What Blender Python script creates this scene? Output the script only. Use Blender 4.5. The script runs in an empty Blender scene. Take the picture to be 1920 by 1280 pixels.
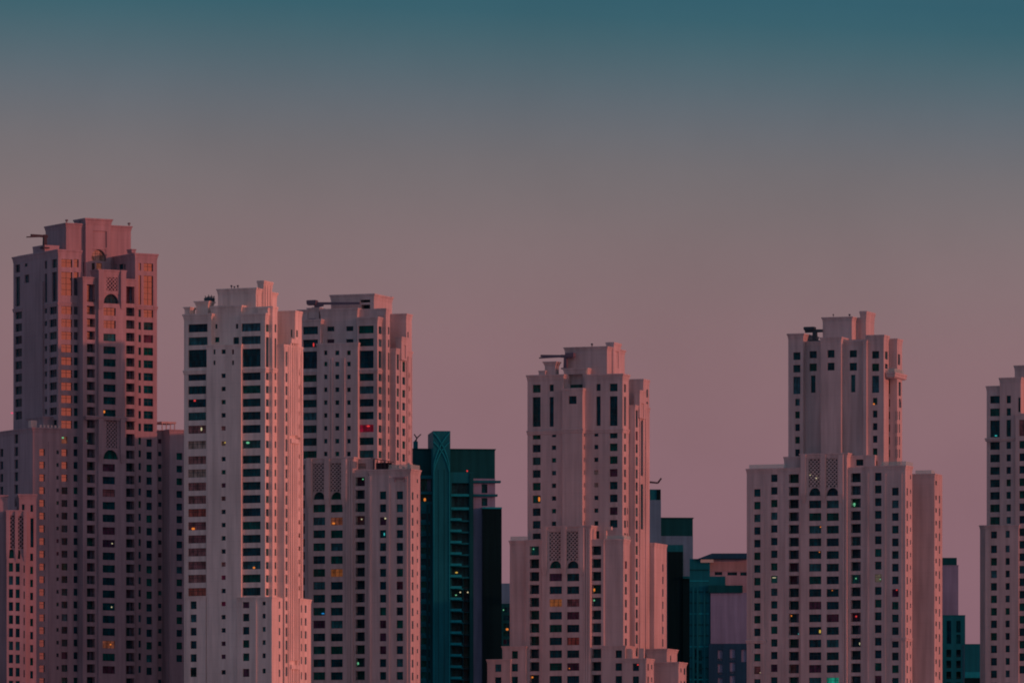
import bpy, math, random
from mathutils import Vector

random.seed(7)
S = bpy.context.scene
COL = S.collection

# ------------------------------------------------------------------ camera
F = 15000.0          # focal length in photo pixels (1920 wide): a long telephoto lens
HZ = 1850.0          # photo row of the horizon, below the frame
CAMZ = 10.0
cd = bpy.data.cameras.new('camera')
cam = bpy.data.objects.new('camera', cd)
COL.objects.link(cam)
cam.location = (0, 0, CAMZ)
cam.rotation_euler = (math.radians(90), 0, 0)
cd.sensor_width = 36.0
cd.lens = F / 1920.0 * 36.0
cd.shift_y = (HZ - 640.0) / 1920.0
cd.clip_start = 1.0
cd.clip_end = 60000.0
S.camera = cam
S.cycles.filter_width = 1.9

# ------------------------------------------------------------------ light
SUN_AZ = 21.6        # degrees that the sun stands in front of the picture plane, on the right
SUN_EL = 8.0
sdir = Vector((math.cos(math.radians(SUN_EL)) * math.cos(math.radians(SUN_AZ)),
               -math.cos(math.radians(SUN_EL)) * math.sin(math.radians(SUN_AZ)),
               math.sin(math.radians(SUN_EL))))
sl = bpy.data.lights.new('sun', 'SUN')
sl.energy = 1.22
sl.color = (1.0, 0.245, 0.17)
sl.angle = math.radians(1.2)
sun = bpy.data.objects.new('sun', sl)
COL.objects.link(sun)
sun.rotation_euler = sdir.to_track_quat('Z', 'Y').to_euler()
sun.location = (400, 1500, 400)

W = bpy.data.worlds.new('World')
S.world = W
W.use_nodes = True
nt = W.node_tree
nt.nodes.clear()
N = nt.nodes.new
out = N('ShaderNodeOutputWorld')
bg = N('ShaderNodeBackground')
bg.inputs['Strength'].default_value = 1.0
tc = N('ShaderNodeTexCoord')
sep = N('ShaderNodeSeparateXYZ')
nt.links.new(tc.outputs['Generated'], sep.inputs[0])


def lin(r, g, b):
    def f(c):
        c /= 255.0
        return c / 12.92 if c <= 0.04045 else ((c + 0.055) / 1.055) ** 2.4
    return (f(r), f(g), f(b))


ramp = N('ShaderNodeValToRGB')
mr = N('ShaderNodeMapRange')
mr.inputs['From Min'].default_value = 0.0
mr.inputs['From Max'].default_value = 1.0
tl = N('ShaderNodeMath')
tl.operation = 'MULTIPLY_ADD'
tl.inputs[1].default_value = 0.045
nt.links.new(sep.outputs['X'], tl.inputs[0])
nt.links.new(sep.outputs['Z'], tl.inputs[2])
nt.links.new(tl.outputs[0], mr.inputs['Value'])
pw = N('ShaderNodeMath')
pw.operation = 'POWER'
pw.inputs[1].default_value = 0.5
nt.links.new(mr.outputs[0], pw.inputs[0])
nt.links.new(pw.outputs[0], ramp.inputs[0])


def yel(y):
    e = (HZ - y) / F
    return math.sqrt(e / math.sqrt(1 + e * e))


stops = [(0.0, lin(129, 93, 103)), (yel(1250), lin(134, 98, 110)), (yel(900), lin(139, 105, 114)),
         (yel(640), lin(139, 109, 114)), (yel(440), lin(128, 112, 114)), (yel(300), lin(115, 110, 113)),
         (yel(190), lin(98, 106, 115)), (yel(80), lin(70, 101, 111)), (yel(-10), lin(47, 94, 108)),
         (0.5, lin(56, 91, 110)), (1.0, lin(88, 94, 120))]
el = ramp.color_ramp.elements
el[0].position, el[0].color = stops[0][0], (*stops[0][1], 1)
el[1].position, el[1].color = stops[-1][0], (*stops[-1][1], 1)
for p, c in stops[1:-1]:
    e = el.new(p)
    e.color = (*c, 1)
ramp.color_ramp.interpolation = 'B_SPLINE'
sky = N('ShaderNodeTexSky')
sky.sky_type = 'NISHITA'
sky.sun_disc = False
sky.sun_elevation = math.radians(3.0)
# sky sun_rotation is clockwise from +Y seen from above
sky.sun_rotation = math.atan2(sdir.x, sdir.y)
sky.air_density = 2.0
sky.dust_density = 5.0
nsc = N('ShaderNodeVectorMath')
nsc.operation = 'MULTIPLY'
tint = N('ShaderNodeMix')
tint.data_type = 'RGBA'
tint.inputs['A'].default_value = (0.165, 0.070, 0.066, 1)
tint.inputs['B'].default_value = (0.124, 0.108, 0.144, 1)
tmr = N('ShaderNodeMapRange')
tmr.interpolation_type = 'SMOOTHSTEP'
tmr.inputs['From Min'].default_value = 0.10
tmr.inputs['From Max'].default_value = 0.45
nt.links.new(sep.outputs['Z'], tmr.inputs['Value'])
nt.links.new(tmr.outputs[0], tint.inputs['Factor'])
nt.links.new(tint.outputs['Result'], nsc.inputs[1])
nt.links.new(sky.outputs[0], nsc.inputs[0])
# the sunset glow lies round the sun only: weight the physical sky by closeness to the sun's azimuth
dt = N('ShaderNodeVectorMath')
dt.operation = 'DOT_PRODUCT'
dt.inputs[1].default_value = Vector((sdir.x, sdir.y, 0)).normalized()
nt.links.new(tc.outputs['Generated'], dt.inputs[0])
wgt = N('ShaderNodeMapRange')
wgt.interpolation_type = 'SMOOTHSTEP'
wgt.inputs['From Min'].default_value = -0.35
wgt.inputs['From Max'].default_value = 1.0
nt.links.new(dt.outputs['Value'], wgt.inputs['Value'])
nsw = N('ShaderNodeVectorMath')
nsw.operation = 'SCALE'
nt.links.new(nsc.outputs[0], nsw.inputs[0])
nt.links.new(wgt.outputs[0], nsw.inputs['Scale'])
add = N('ShaderNodeVectorMath')
add.operation = 'ADD'
nt.links.new(ramp.outputs[0], add.inputs[0])
nt.links.new(nsw.outputs[0], add.inputs[1])
# faint uneven haze
hz = N('ShaderNodeTexNoise')
hz.inputs['Scale'].default_value = 28.0
hz.inputs['Detail'].default_value = 6.0
hz.inputs['Roughness'].default_value = 0.6
nt.links.new(tc.outputs['Generated'], hz.inputs['Vector'])
hm = N('ShaderNodeMapRange')
hm.inputs['From Min'].default_value = 0.25
hm.inputs['From Max'].default_value = 0.75
hm.inputs['To Min'].default_value = 0.945
hm.inputs['To Max'].default_value = 1.055
nt.links.new(hz.outputs['Fac'], hm.inputs['Value'])
hs_ = N('ShaderNodeVectorMath')
hs_.operation = 'SCALE'
nt.links.new(add.outputs[0], hs_.inputs[0])
nt.links.new(hm.outputs[0], hs_.inputs['Scale'])
nt.links.new(hs_.outputs[0], bg.inputs[0])
nt.links.new(bg.outputs[0], out.inputs[0])

S.view_settings.view_transform = 'Standard'
S.view_settings.look = 'None'
S.view_settings.exposure = 0.0
S.view_settings.gamma = 1.0


# ------------------------------------------------------------------ materials
MATS = {}


def mat_wall(name, col, var=0.10, rough=0.85, streak=0.2, spec=0.2, joints=True):
    m = bpy.data.materials.new(name)
    m.use_nodes = True
    n = m.node_tree
    b = n.nodes['Principled BSDF']
    b.inputs['Roughness'].default_value = rough
    b.inputs['Specular IOR Level'].default_value = spec
    g = n.nodes.new('ShaderNodeNewGeometry')
    mp = n.nodes.new('ShaderNodeMapping')
    mp.inputs['Scale'].default_value = (0.9, 0.9, 0.06)
    n.links.new(g.outputs['Position'], mp.inputs[0])
    n1 = n.nodes.new('ShaderNodeTexNoise')
    n1.inputs['Scale'].default_value = 1.0
    n1.inputs['Detail'].default_value = 5.0
    n.links.new(mp.outputs[0], n1.inputs['Vector'])
    n2 = n.nodes.new('ShaderNodeTexNoise')
    n2.inputs['Scale'].default_value = 0.07
    n2.inputs['Detail'].default_value = 4.0
    n.links.new(g.outputs['Position'], n2.inputs['Vector'])
    r1 = n.nodes.new('ShaderNodeMapRange')
    r1.inputs['From Min'].default_value = 0.3
    r1.inputs['From Max'].default_value = 0.7
    r1.inputs['To Min'].default_value = 1.0 - streak
    r1.inputs['To Max'].default_value = 1.0 + streak * 0.5
    n.links.new(n1.outputs['Fac'], r1.inputs['Value'])
    r2 = n.nodes.new('ShaderNodeMapRange')
    r2.inputs['From Min'].default_value = 0.3
    r2.inputs['From Max'].default_value = 0.7
    r2.inputs['To Min'].default_value = 1.0 - var
    r2.inputs['To Max'].default_value = 1.0 + var
    n.links.new(n2.outputs['Fac'], r2.inputs['Value'])
    mu = n.nodes.new('ShaderNodeMath')
    mu.operation = 'MULTIPLY'
    n.links.new(r1.outputs[0], mu.inputs[0])
    n.links.new(r2.outputs[0], mu.inputs[1])
    sc = n.nodes.new('ShaderNodeVectorMath')
    sc.operation = 'SCALE'
    sc.inputs[0].default_value = col
    # fine movement joints at every storey
    sz = n.nodes.new('ShaderNodeSeparateXYZ')
    n.links.new(g.outputs['Position'], sz.inputs[0])
    fr = n.nodes.new('ShaderNodeMath')
    fr.operation = 'PINGPONG'
    fr.inputs[1].default_value = 1.6
    n.links.new(sz.outputs['Z'], fr.inputs[0])
    lt = n.nodes.new('ShaderNodeMapRange')
    lt.inputs['From Min'].default_value = 0.03
    lt.inputs['From Max'].default_value = 0.09
    lt.inputs['To Min'].default_value = 0.93 if joints else 1.0
    lt.inputs['To Max'].default_value = 1.0
    n.links.new(fr.outputs[0], lt.inputs['Value'])
    m2 = n.nodes.new('ShaderNodeMath')
    m2.operation = 'MULTIPLY'
    n.links.new(mu.outputs[0], m2.inputs[0])
    n.links.new(lt.outputs[0], m2.inputs[1])
    n.links.new(m2.outputs[0], sc.inputs['Scale'])
    n.links.new(sc.outputs[0], b.inputs['Base Color'])
    MATS[name] = m
    return m


def mat_glass(name, c1, c2, ior=1.2, rough=0.06, emis=None, estr=0.0):
    m = bpy.data.materials.new(name)
    m.use_nodes = True
    n = m.node_tree
    b = n.nodes['Principled BSDF']
    b.inputs['Roughness'].default_value = rough
    b.inputs['IOR'].default_value = ior
    oi = n.nodes.new('ShaderNodeObjectInfo')
    mx = n.nodes.new('ShaderNodeMix')
    mx.data_type = 'RGBA'
    mx.inputs['A'].default_value = (*c1, 1)
    mx.inputs['B'].default_value = (*c2, 1)
    n.links.new(oi.outputs['Random'], mx.inputs['Factor'])
    # blinds and furniture behind the pane
    tx = n.nodes.new('ShaderNodeTexCoord')
    mp = n.nodes.new('ShaderNodeMapping')
    mp.inputs['Scale'].default_value = (0.9, 1.0, 0.35)
    ad = n.nodes.new('ShaderNodeVectorMath')
    n.links.new(tx.outputs['Object'], ad.inputs[0])
    n.links.new(oi.outputs['Location'], ad.inputs[1])
    n.links.new(ad.outputs[0], mp.inputs[0])
    ns = n.nodes.new('ShaderNodeTexNoise')
    ns.inputs['Scale'].default_value = 1.3
    ns.inputs['Detail'].default_value = 3.0
    n.links.new(mp.outputs[0], ns.inputs['Vector'])
    rr = n.nodes.new('ShaderNodeMapRange')
    rr.inputs['From Min'].default_value = 0.35
    rr.inputs['From Max'].default_value = 0.7
    rr.inputs['To Min'].default_value = 0.55
    rr.inputs['To Max'].default_value = 1.6
    n.links.new(ns.outputs['Fac'], rr.inputs['Value'])
    sc = n.nodes.new('ShaderNodeVectorMath')
    sc.operation = 'SCALE'
    n.links.new(mx.outputs['Result'], sc.inputs[0])
    n.links.new(rr.outputs[0], sc.inputs['Scale'])
    n.links.new(sc.outputs[0], b.inputs['Base Color'])
    if emis:
        b.inputs['Emission Strength'].default_value = estr
        s2 = n.nodes.new('ShaderNodeVectorMath')
        s2.operation = 'SCALE'
        s2.inputs[0].default_value = emis
        n.links.new(rr.outputs[0], s2.inputs['Scale'])
        n.links.new(s2.outputs[0], b.inputs['Emission Color'])
    # slightly uneven panes
    bn = n.nodes.new('ShaderNodeTexNoise')
    bn.inputs['Scale'].default_value = 0.8
    n.links.new(ad.outputs[0], bn.inputs['Vector'])
    bp = n.nodes.new('ShaderNodeBump')
    bp.inputs['Strength'].default_value = 0.12
    bp.inputs['Distance'].default_value = 0.05
    n.links.new(bn.outputs['Fac'], bp.inputs['Height'])
    n.links.new(bp.outputs[0], b.inputs['Normal'])
    MATS[name] = m
    return m


def mat_flat(name, col, rough=0.7, metal=0.0, emis=None, estr=0.0):
    m = bpy.data.materials.new(name)
    m.use_nodes = True
    n = m.node_tree
    b = n.nodes['Principled BSDF']
    b.inputs['Roughness'].default_value = rough
    b.inputs['Metallic'].default_value = metal
    ns = n.nodes.new('ShaderNodeTexNoise')
    ns.inputs['Scale'].default_value = 0.5
    g = n.nodes.new('ShaderNodeNewGeometry')
    n.links.new(g.outputs['Position'], ns.inputs['Vector'])
    r = n.nodes.new('ShaderNodeMapRange')
    r.inputs['To Min'].default_value = 0.8
    r.inputs['To Max'].default_value = 1.2
    n.links.new(ns.outputs['Fac'], r.inputs['Value'])
    sc = n.nodes.new('ShaderNodeVectorMath')
    sc.operation = 'SCALE'
    sc.inputs[0].default_value = col
    n.links.new(r.outputs[0], sc.inputs['Scale'])
    n.links.new(sc.outputs[0], b.inputs['Base Color'])
    if emis:
        b.inputs['Emission Color'].default_value = (*emis, 1)
        b.inputs['Emission Strength'].default_value = estr
    MATS[name] = m
    return m


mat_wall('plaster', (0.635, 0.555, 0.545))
mat_wall('plaster_brightened', (0.87, 0.75, 0.68))  # same plaster, foremost tower's brighter light put into the colour
mat_wall('plaster_dimmed', (0.47, 0.36, 0.39))  # plaster darkened in place of the weaker light on the left towers
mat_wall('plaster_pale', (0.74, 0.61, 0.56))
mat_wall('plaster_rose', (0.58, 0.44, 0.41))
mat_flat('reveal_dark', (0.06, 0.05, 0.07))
mat_flat('frame', (0.010, 0.045, 0.055), 0.6)
mat_flat('curtain_cloth', (0.13, 0.16, 0.24))
mat_flat('curtain_cloth_dark', (0.05, 0.09, 0.14))
mat_flat('roof_metal', (0.10, 0.10, 0.13), 0.5)
mat_flat('crane_grey', (0.035, 0.035, 0.055), 0.7)
mat_flat('crane_mid', (0.15, 0.13, 0.18), 0.7)
mat_flat('crane_blue', (0.03, 0.07, 0.09), 0.6)
mat_flat('pale_metal', (0.62, 0.60, 0.50), 0.5)
mat_wall('teal_panel', (0.008, 0.165, 0.20), 0.15, 0.5, spec=0.06)
mat_wall('teal_dark', (0.006, 0.085, 0.095), 0.15, 0.4, spec=0.06)
mat_wall('teal_light', (0.010, 0.33, 0.38), 0.1, 0.6, spec=0.06)
mat_wall('black_glass', (0.004, 0.022, 0.026), 0.1, 0.25, spec=0.06)
mat_wall('grey_blue', (0.115, 0.27, 0.38), 0.12, 0.7)
mat_wall('grey_mauve', (0.24, 0.29, 0.42), 0.12, 0.7)
mat_wall('rose_grey', (0.42, 0.37, 0.42), 0.1, 0.8)
mat_wall('navy_roof', (0.015, 0.08, 0.14), 0.1, 0.5)
mat_wall('ground_sand', (0.50, 0.40, 0.40), 0.2)
mat_glass('glass', (0.0, 0.078, 0.090), (0.0, 0.050, 0.080))
mat_glass('glass_green', (0.0, 0.115, 0.105), (0.0, 0.085, 0.065))
mat_glass('glass_blind', (0.02, 0.15, 0.17), (0.03, 0.13, 0.17))
mat_glass('glass_mirror', (0.0, 0.045, 0.065), (0.0, 0.035, 0.065), 2.6)
mat_glass('glass_wine', (0.11, 0.045, 0.08), (0.07, 0.04, 0.09))
mat_glass('curtain_brown', (0.24, 0.10, 0.12), (0.30, 0.15, 0.14), 1.3, 0.3)
mat_glass('curtain_red', (0.40, 0.11, 0.09), (0.45, 0.14, 0.10), 1.3, 0.3)
mat_glass('curtain_pale', (0.36, 0.28, 0.24), (0.40, 0.32, 0.26), 1.3, 0.3)
mat_glass('curtain_teal', (0.015, 0.11, 0.12), (0.02, 0.13, 0.14), 1.3, 0.3)
mat_glass('curtain_crimson', (0.28, 0.03, 0.09), (0.30, 0.04, 0.12), 1.3, 0.3)
mat_glass('lit_amber', (0.10, 0.04, 0.02), (0.12, 0.05, 0.02), 1.3, 0.3, (0.105, 0.032, 0.010), 1.0)
mat_glass('lit_dim', (0.10, 0.04, 0.03), (0.12, 0.05, 0.03), 1.3, 0.3, (0.10, 0.03, 0.018), 1.0)
mat_glass('lit_red', (0.10, 0.01, 0.03), (0.12, 0.01, 0.03), 1.3, 0.3, (0.10, 0.003, 0.012), 1.0)
mat_glass('lit_teal', (0.01, 0.06, 0.06), (0.01, 0.06, 0.06), 1.3, 0.3, (0.0, 0.012, 0.013), 1.0)
mat_glass('lit_green', (0.01, 0.06, 0.04), (0.01, 0.06, 0.04), 1.3, 0.3, (0.005, 0.16, 0.11), 1.0)
mat_glass('lit_pale', (0.12, 0.10, 0.08), (0.12, 0.10, 0.08), 1.3, 0.3, (0.05, 0.04, 0.028), 1.0)
mat_flat('lamp_orange', (0.3, 0.1, 0.02), emis=(1.0, 0.27, 0.04), estr=0.66)
mat_flat('lamp_red', (0.3, 0.02, 0.03), emis=(1.0, 0.06, 0.06), estr=0.66)
mat_flat('lamp_pink', (0.3, 0.02, 0.1), emis=(1.0, 0.12, 0.25), estr=0.66)
mat_flat('lamp_white', (0.3, 0.3, 0.2), emis=(0.95, 0.85, 0.5), estr=0.54)
mat_flat('lamp_green', (0.1, 0.3, 0.1), emis=(0.25, 0.95, 0.5), estr=0.48)
mat_flat('lamp_teal', (0.05, 0.3, 0.3), emis=(0.05, 0.7, 0.7), estr=0.54)
mat_flat('lamp_blue', (0.02, 0.1, 0.3), emis=(0.02, 0.35, 0.9), estr=0.54)
mat_flat('lamp_yellow', (0.3, 0.25, 0.05), emis=(0.9, 0.6, 0.1), estr=0.54)
gm = bpy.data.materials.new('rail_glass')
gm.use_nodes = True
gb = gm.node_tree.nodes['Principled BSDF']
gb.inputs['Base Color'].default_value = (0.55, 0.72, 0.66, 1)
gb.inputs['Roughness'].default_value = 0.15
gb.inputs['Alpha'].default_value = 0.45
MATS['rail_glass'] = gm


# ------------------------------------------------------------------ mesh helpers
class MB:
    def __init__(self):
        self.v, self.f = [], []

    def quad(self, a, b, c, d):
        i = len(self.v)
        self.v += [tuple(a), tuple(b), tuple(c), tuple(d)]
        self.f.append((i, i + 1, i + 2, i + 3))

    def tri(self, a, b, c):
        i = len(self.v)
        self.v += [tuple(a), tuple(b), tuple(c)]
        self.f.append((i, i + 1, i + 2))

    def box(self, x0, x1, y0, y1, z0, z1):
        p = [(x0, y0, z0), (x1, y0, z0), (x1, y1, z0), (x0, y1, z0),
             (x0, y0, z1), (x1, y0, z1), (x1, y1, z1), (x0, y1, z1)]
        i = len(self.v)
        self.v += p
        for q in ((3, 2, 1, 0), (4, 5, 6, 7), (0, 1, 5, 4), (1, 2, 6, 5), (2, 3, 7, 6), (3, 0, 4, 7)):
            self.f.append(tuple(i + k for k in q))

    def bar(self, p, q, w, h=None, w2=None):
        """a square bar from p to q, may taper from w to w2"""
        p, q = Vector(p), Vector(q)
        d = (q - p).normalized()
        up = Vector((0, 0, 1)) if abs(d.z) < 0.95 else Vector((1, 0, 0))
        s = d.cross(up).normalized()
        t = s.cross(d).normalized()
        h = h or w
        k = (w2 / w) if w2 else 1.0
        a = [p + s * (sx * w / 2) + t * (sy * h / 2) for sx, sy in ((-1, -1), (1, -1), (1, 1), (-1, 1))]
        b = [q + s * (sx * w * k / 2) + t * (sy * h * k / 2) for sx, sy in ((-1, -1), (1, -1), (1, 1), (-1, 1))]
        i = len(self.v)
        self.v += [tuple(x) for x in a + b]
        for f in ((3, 2, 1, 0), (4, 5, 6, 7), (0, 1, 5, 4), (1, 2, 6, 5), (2, 3, 7, 6), (3, 0, 4, 7)):
            self.f.append(tuple(i + k2 for k2 in f))

    def ring(self, u0, u1, v0, v1, prof, cap=True):
        """prof: list of (z, outward offset); loops round the rectangle"""
        base = len(self.v)
        for z, o in prof:
            self.v += [(u0 - o, v0 - o, z), (u1 + o, v0 - o, z), (u1 + o, v1 + o, z), (u0 - o, v1 + o, z)]
        for k in range(len(prof) - 1):
            for j in range(4):
                a = base + 4 * k + j
                b = base + 4 * k + (j + 1) % 4
                self.f.append((a, b, b + 4, a + 4))
        if cap:
            t = base + 4 * (len(prof) - 1)
            self.f.append((t, t + 1, t + 2, t + 3))
            self.f.append((base + 3, base + 2, base + 1, base))

    def mesh(self, name):
        m = bpy.data.meshes.new(name)
        m.from_pydata(self.v, [], self.f)
        m.update()
        return m

    def build(self, name, mat, parent=None, loc=(0, 0, 0), rz=0.0):
        m = self.mesh(name)
        m.materials.append(MATS[mat])
        o = bpy.data.objects.new(name, m)
        COL.objects.link(o)
        o.location = loc
        o.rotation_euler = (0, 0, rz)
        o.parent = parent
        return o


def tag(o, label, cat, group=None, kind=None):
    o['label'] = label
    o['category'] = cat
    if group:
        o['group'] = group
    if kind:
        o['kind'] = kind
    return o


# windows share mesh data by size, pane material and shape
WCACHE = {}


def window_mesh(w, h, matname):
    k = ('p', round(w, 1), round(h, 1), matname)
    if k not in WCACHE:
        b = MB()
        b.box(-w / 2 - 0.06, w / 2 + 0.06, 0.0, 0.08, -0.06, h + 0.06)
        m = b.mesh('window')
        m.materials.append(MATS[matname])
        WCACHE[k] = m
    return WCACHE[k]


def frame_mesh(w, h):
    k = ('f', round(w, 1), round(h, 1))
    if k not in WCACHE:
        b = MB()
        t = 0.07
        n = max(1, int(round(w / 1.25)))
        for i in range(n + 1):
            x = -w / 2 + w * i / n
            b.box(x - t / 2, x + t / 2, -0.06, 0.0, 0.0, h)
        rows = [0.0, h] + ([h * 0.62] if h < 3 else [h * j / round(h / 1.6) for j in range(1, int(round(h / 1.6)))])
        for z in rows:
            b.box(-w / 2, w / 2, -0.075, -0.002, z - t / 2, z + t / 2)
        m = b.mesh('frame')
        m.materials.append(MATS['frame'])
        WCACHE[k] = m
    return WCACHE[k]


LAMPM = {}


def lamp_mesh(matname, w, h):
    w, h = w * 0.75, h * 0.75
    k = (matname, w, h)
    if k not in LAMPM:
        b = MB()
        b.ring(-w / 4, w / 4, -0.25, -0.15, [(0, 0.02), (h * 0.25, w / 4), (h * 0.75, w / 4), (h, 0.02)])
        m = b.mesh('lamp')
        m.materials.append(MATS[matname])
        LAMPM[k] = m
    return LAMPM[k]


def R(y0, h, pitch, n):
    return [(y0 + i * pitch, y0 + i * pitch + h) for i in range(n)]


def RL(ys, h):
    return [(y, y + h) for y in ys]


# windows with something to see in them: photo position -> pane, lamp (dx, dy from the window's centre in px)
SPECIAL = []


def special(x, y, pane=None, lamp=None, lx=None, ly=None, size=(0.55, 0.5)):
    SPECIAL.append([x, y, pane, lamp, lx, ly, size, False])


class Tower:
    def __init__(self, name, label, xa, D, theta, wall='plaster', cat='tower'):
        self.th = math.radians(theta)
        self.A = ((xa - 960.0) / F * D, D)
        self.U = (math.cos(self.th), -math.sin(self.th))
        self.V = (math.sin(self.th), math.cos(self.th))
        self.wall = wall
        self.n = 0
        r = bpy.data.objects.new(name, None)
        COL.objects.link(r)
        r.location = (self.A[0], self.A[1], 0)
        r.rotation_euler = (0, 0, -self.th)
        r.empty_display_size = 5
        tag(r, label, cat)
        self.root = r
        self.palette = [('glass', 0.68), ('glass_green', 0.20), ('glass_blind', 0.08), ('glass_wine', 0.04)]

    # photo position -> building coordinates on one of its planes
    def u(self, x, v):
        t = (x - 960.0) / F
        return (t * (self.A[1] + v * self.V[1]) - self.A[0] - v * self.V[0]) / (self.U[0] - t * self.U[1])

    def v(self, x, u):
        t = (x - 960.0) / F
        return (t * (self.A[1] + u * self.U[1]) - self.A[0] - u * self.U[0]) / (self.V[0] - t * self.V[1])

    def zf(self, x, y, v):
        u = self.u(x, v)
        Y = self.A[1] + u * self.U[1] + v * self.V[1]
        return CAMZ + (HZ - y) / F * Y

    def zs(self, x, y, u):
        v = self.v(x, u)
        Y = self.A[1] + u * self.U[1] + v * self.V[1]
        return CAMZ + (HZ - y) / F * Y

    def px(self, u, v, z):
        X = self.A[0] + u * self.U[0] + v * self.V[0]
        Y = self.A[1] + u * self.U[1] + v * self.V[1]
        return 960 + X / Y * F, HZ - (z - CAMZ) / Y * F

    # -------------------------------------------------------------- windows
    def put_window(self, face, plane, a0, a1, z0, z1, depth, pane=None, arch=False):
        w, h = a1 - a0, z1 - z0
        ac = (a0 + a1) / 2
        if face == 'front':
            loc, rz = (ac, plane + depth, z0), 0.0
        elif face == 'right':
            loc, rz = (plane - depth, ac, z0), math.pi / 2
        else:
            loc, rz = (plane + depth, ac, z0), -math.pi / 2
        lampinfo = None
        x0, y0 = self.px(*( (a0, plane, z0) if face == 'front' else (plane, a0, z0)))
        x1, y1 = self.px(*( (a1, plane, z1) if face == 'front' else (plane, a1, z1)))
        xa, xb = min(x0, x1), max(x0, x1)
        ya, yb = min(y0, y1), max(y0, y1)
        for s in SPECIAL:
            if not s[7] and xa - 1 <= s[0] <= xb + 1 and ya - 1 <= s[1] <= yb + 1:
                s[7] = True
                pane = s[2] or pane
                if s[3]:
                    lampinfo = s
        if pane is None and face == 'left':
            pane = 'glass'
        if pane is None:
            r = random.random()
            for nme, p in self.palette:
                if r < p:
                    pane = nme
                    break
                r -= p
            pane = pane or 'glass'
        o = bpy.data.objects.new('window', window_mesh(w, h, pane))
        COL.objects.link(o)
        o.parent = self.root
        o.location = loc
        o.rotation_euler = (0, 0, rz)
        pxw = w * F / self.A[1] * (1 if face == 'front' else 0.4)
        if pxw > 9:
            f = bpy.data.objects.new('frame', frame_mesh(w, h))
            COL.objects.link(f)
            f.parent = o
        if lampinfo:
            s = lampinfo
            lx = s[4] if s[4] is not None else s[0]
            ly = s[5] if s[5] is not None else s[1]
            a = self.u(lx, plane) if face == 'front' else self.v(lx, plane)
            z = self.zf(lx, ly, plane) if face == 'front' else self.zs(lx, ly, plane)
            sgn = -1 if face == 'left' else 1
            l = bpy.data.objects.new('lamp', lamp_mesh(s[3], *s[6]))
            COL.objects.link(l)
            l.parent = o
            l.location = (max(-w / 2 + s[6][0] / 2, min(w / 2 - s[6][0] / 2, (a - ac) * sgn)), 0,
                          max(0.02, min(h - s[6][1], z - z0 - s[6][1] / 2)))
        return o

    # -------------------------------------------------------------- a wall sheet with openings
    def sheet(self, b, P, a0, a1, z0, z1, holes, flip=False):
        """P(a, d, z): face coordinates (along, depth into the wall, height) -> building coordinates"""
        def q(p0, p1, p2, p3):
            if flip:
                b.quad(p3, p2, p1, p0)
            else:
                b.quad(p0, p1, p2, p3)
        hs = []
        for h in holes:
            h = (max(a0 + .01, h[0]), min(a1 - .01, h[1]), max(z0 + .01, h[2]), min(z1 - .01, h[3]), *h[4:])
            if h[1] - h[0] > 0.05 and h[3] - h[2] > 0.05:
                hs.append(h)
        xs = sorted({a0, a1} | {h[0] for h in hs} | {h[1] for h in hs})
        for i in range(len(xs) - 1):
            xa, xb = xs[i], xs[i + 1]
            xm = (xa + xb) / 2
            if xb - xa < 1e-5:
                continue
            cov = sorted([(h[2], h[3]) for h in hs if h[0] < xm < h[1]])
            z = z0
            for c0, c1 in cov:
                if c0 > z + 1e-5:
                    q(P(xa, 0, z), P(xb, 0, z), P(xb, 0, c0), P(xa, 0, c0))
                z = max(z, c1)
            if z1 > z + 1e-5:
                q(P(xa, 0, z), P(xb, 0, z), P(xb, 0, z1), P(xa, 0, z1))
        for h in hs:
            a, c, e, f, d = h[:5]
            q(P(a, 0, e), P(a, 0, f), P(a, d, f), P(a, d, e))
            q(P(c, d, e), P(c, d, f), P(c, 0, f), P(c, 0, e))
            q(P(a, 0, f), P(c, 0, f), P(c, d, f), P(a, d, f))
            q(P(a, d, e), P(c, d, e), P(c, 0, e), P(a, 0, e))
            if h[5] in 'nN':
                q(P(a, d, e), P(c, d, e), P(c, d, f), P(a, d, f))
        return hs

    def cols(self, face, plane, specs):
        """specs: (x left, x right, rows, style[, pane]) in photo pixels on that face"""
        hs = []
        for s in specs:
            xl, xr, rows, st = s[:4]
            pane = s[4] if len(s) > 4 else None
            if face == 'front':
                a0, a1 = self.u(xl, plane), self.u(xr, plane)
            else:
                a0, a1 = sorted((self.v(xl, plane), self.v(xr, plane)))
            for (y0, y1) in rows:
                xm = (xl + xr) / 2
                zt = self.zf(xm, y0, plane) if face == 'front' else self.zs(xm, y0, plane)
                zb = self.zf(xm, y1, plane) if face == 'front' else self.zs(xm, y1, plane)
                d = {'w': 0.4, 'b': 1.5, 'l': 0.6, 'a': 0.7, 'n': 0.25, 'N': 1.7, 's': 0.3, 'd': 2.4}[st]
                hs.append((a0, a1, zb, zt, d, st, pane))
        return hs

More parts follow.
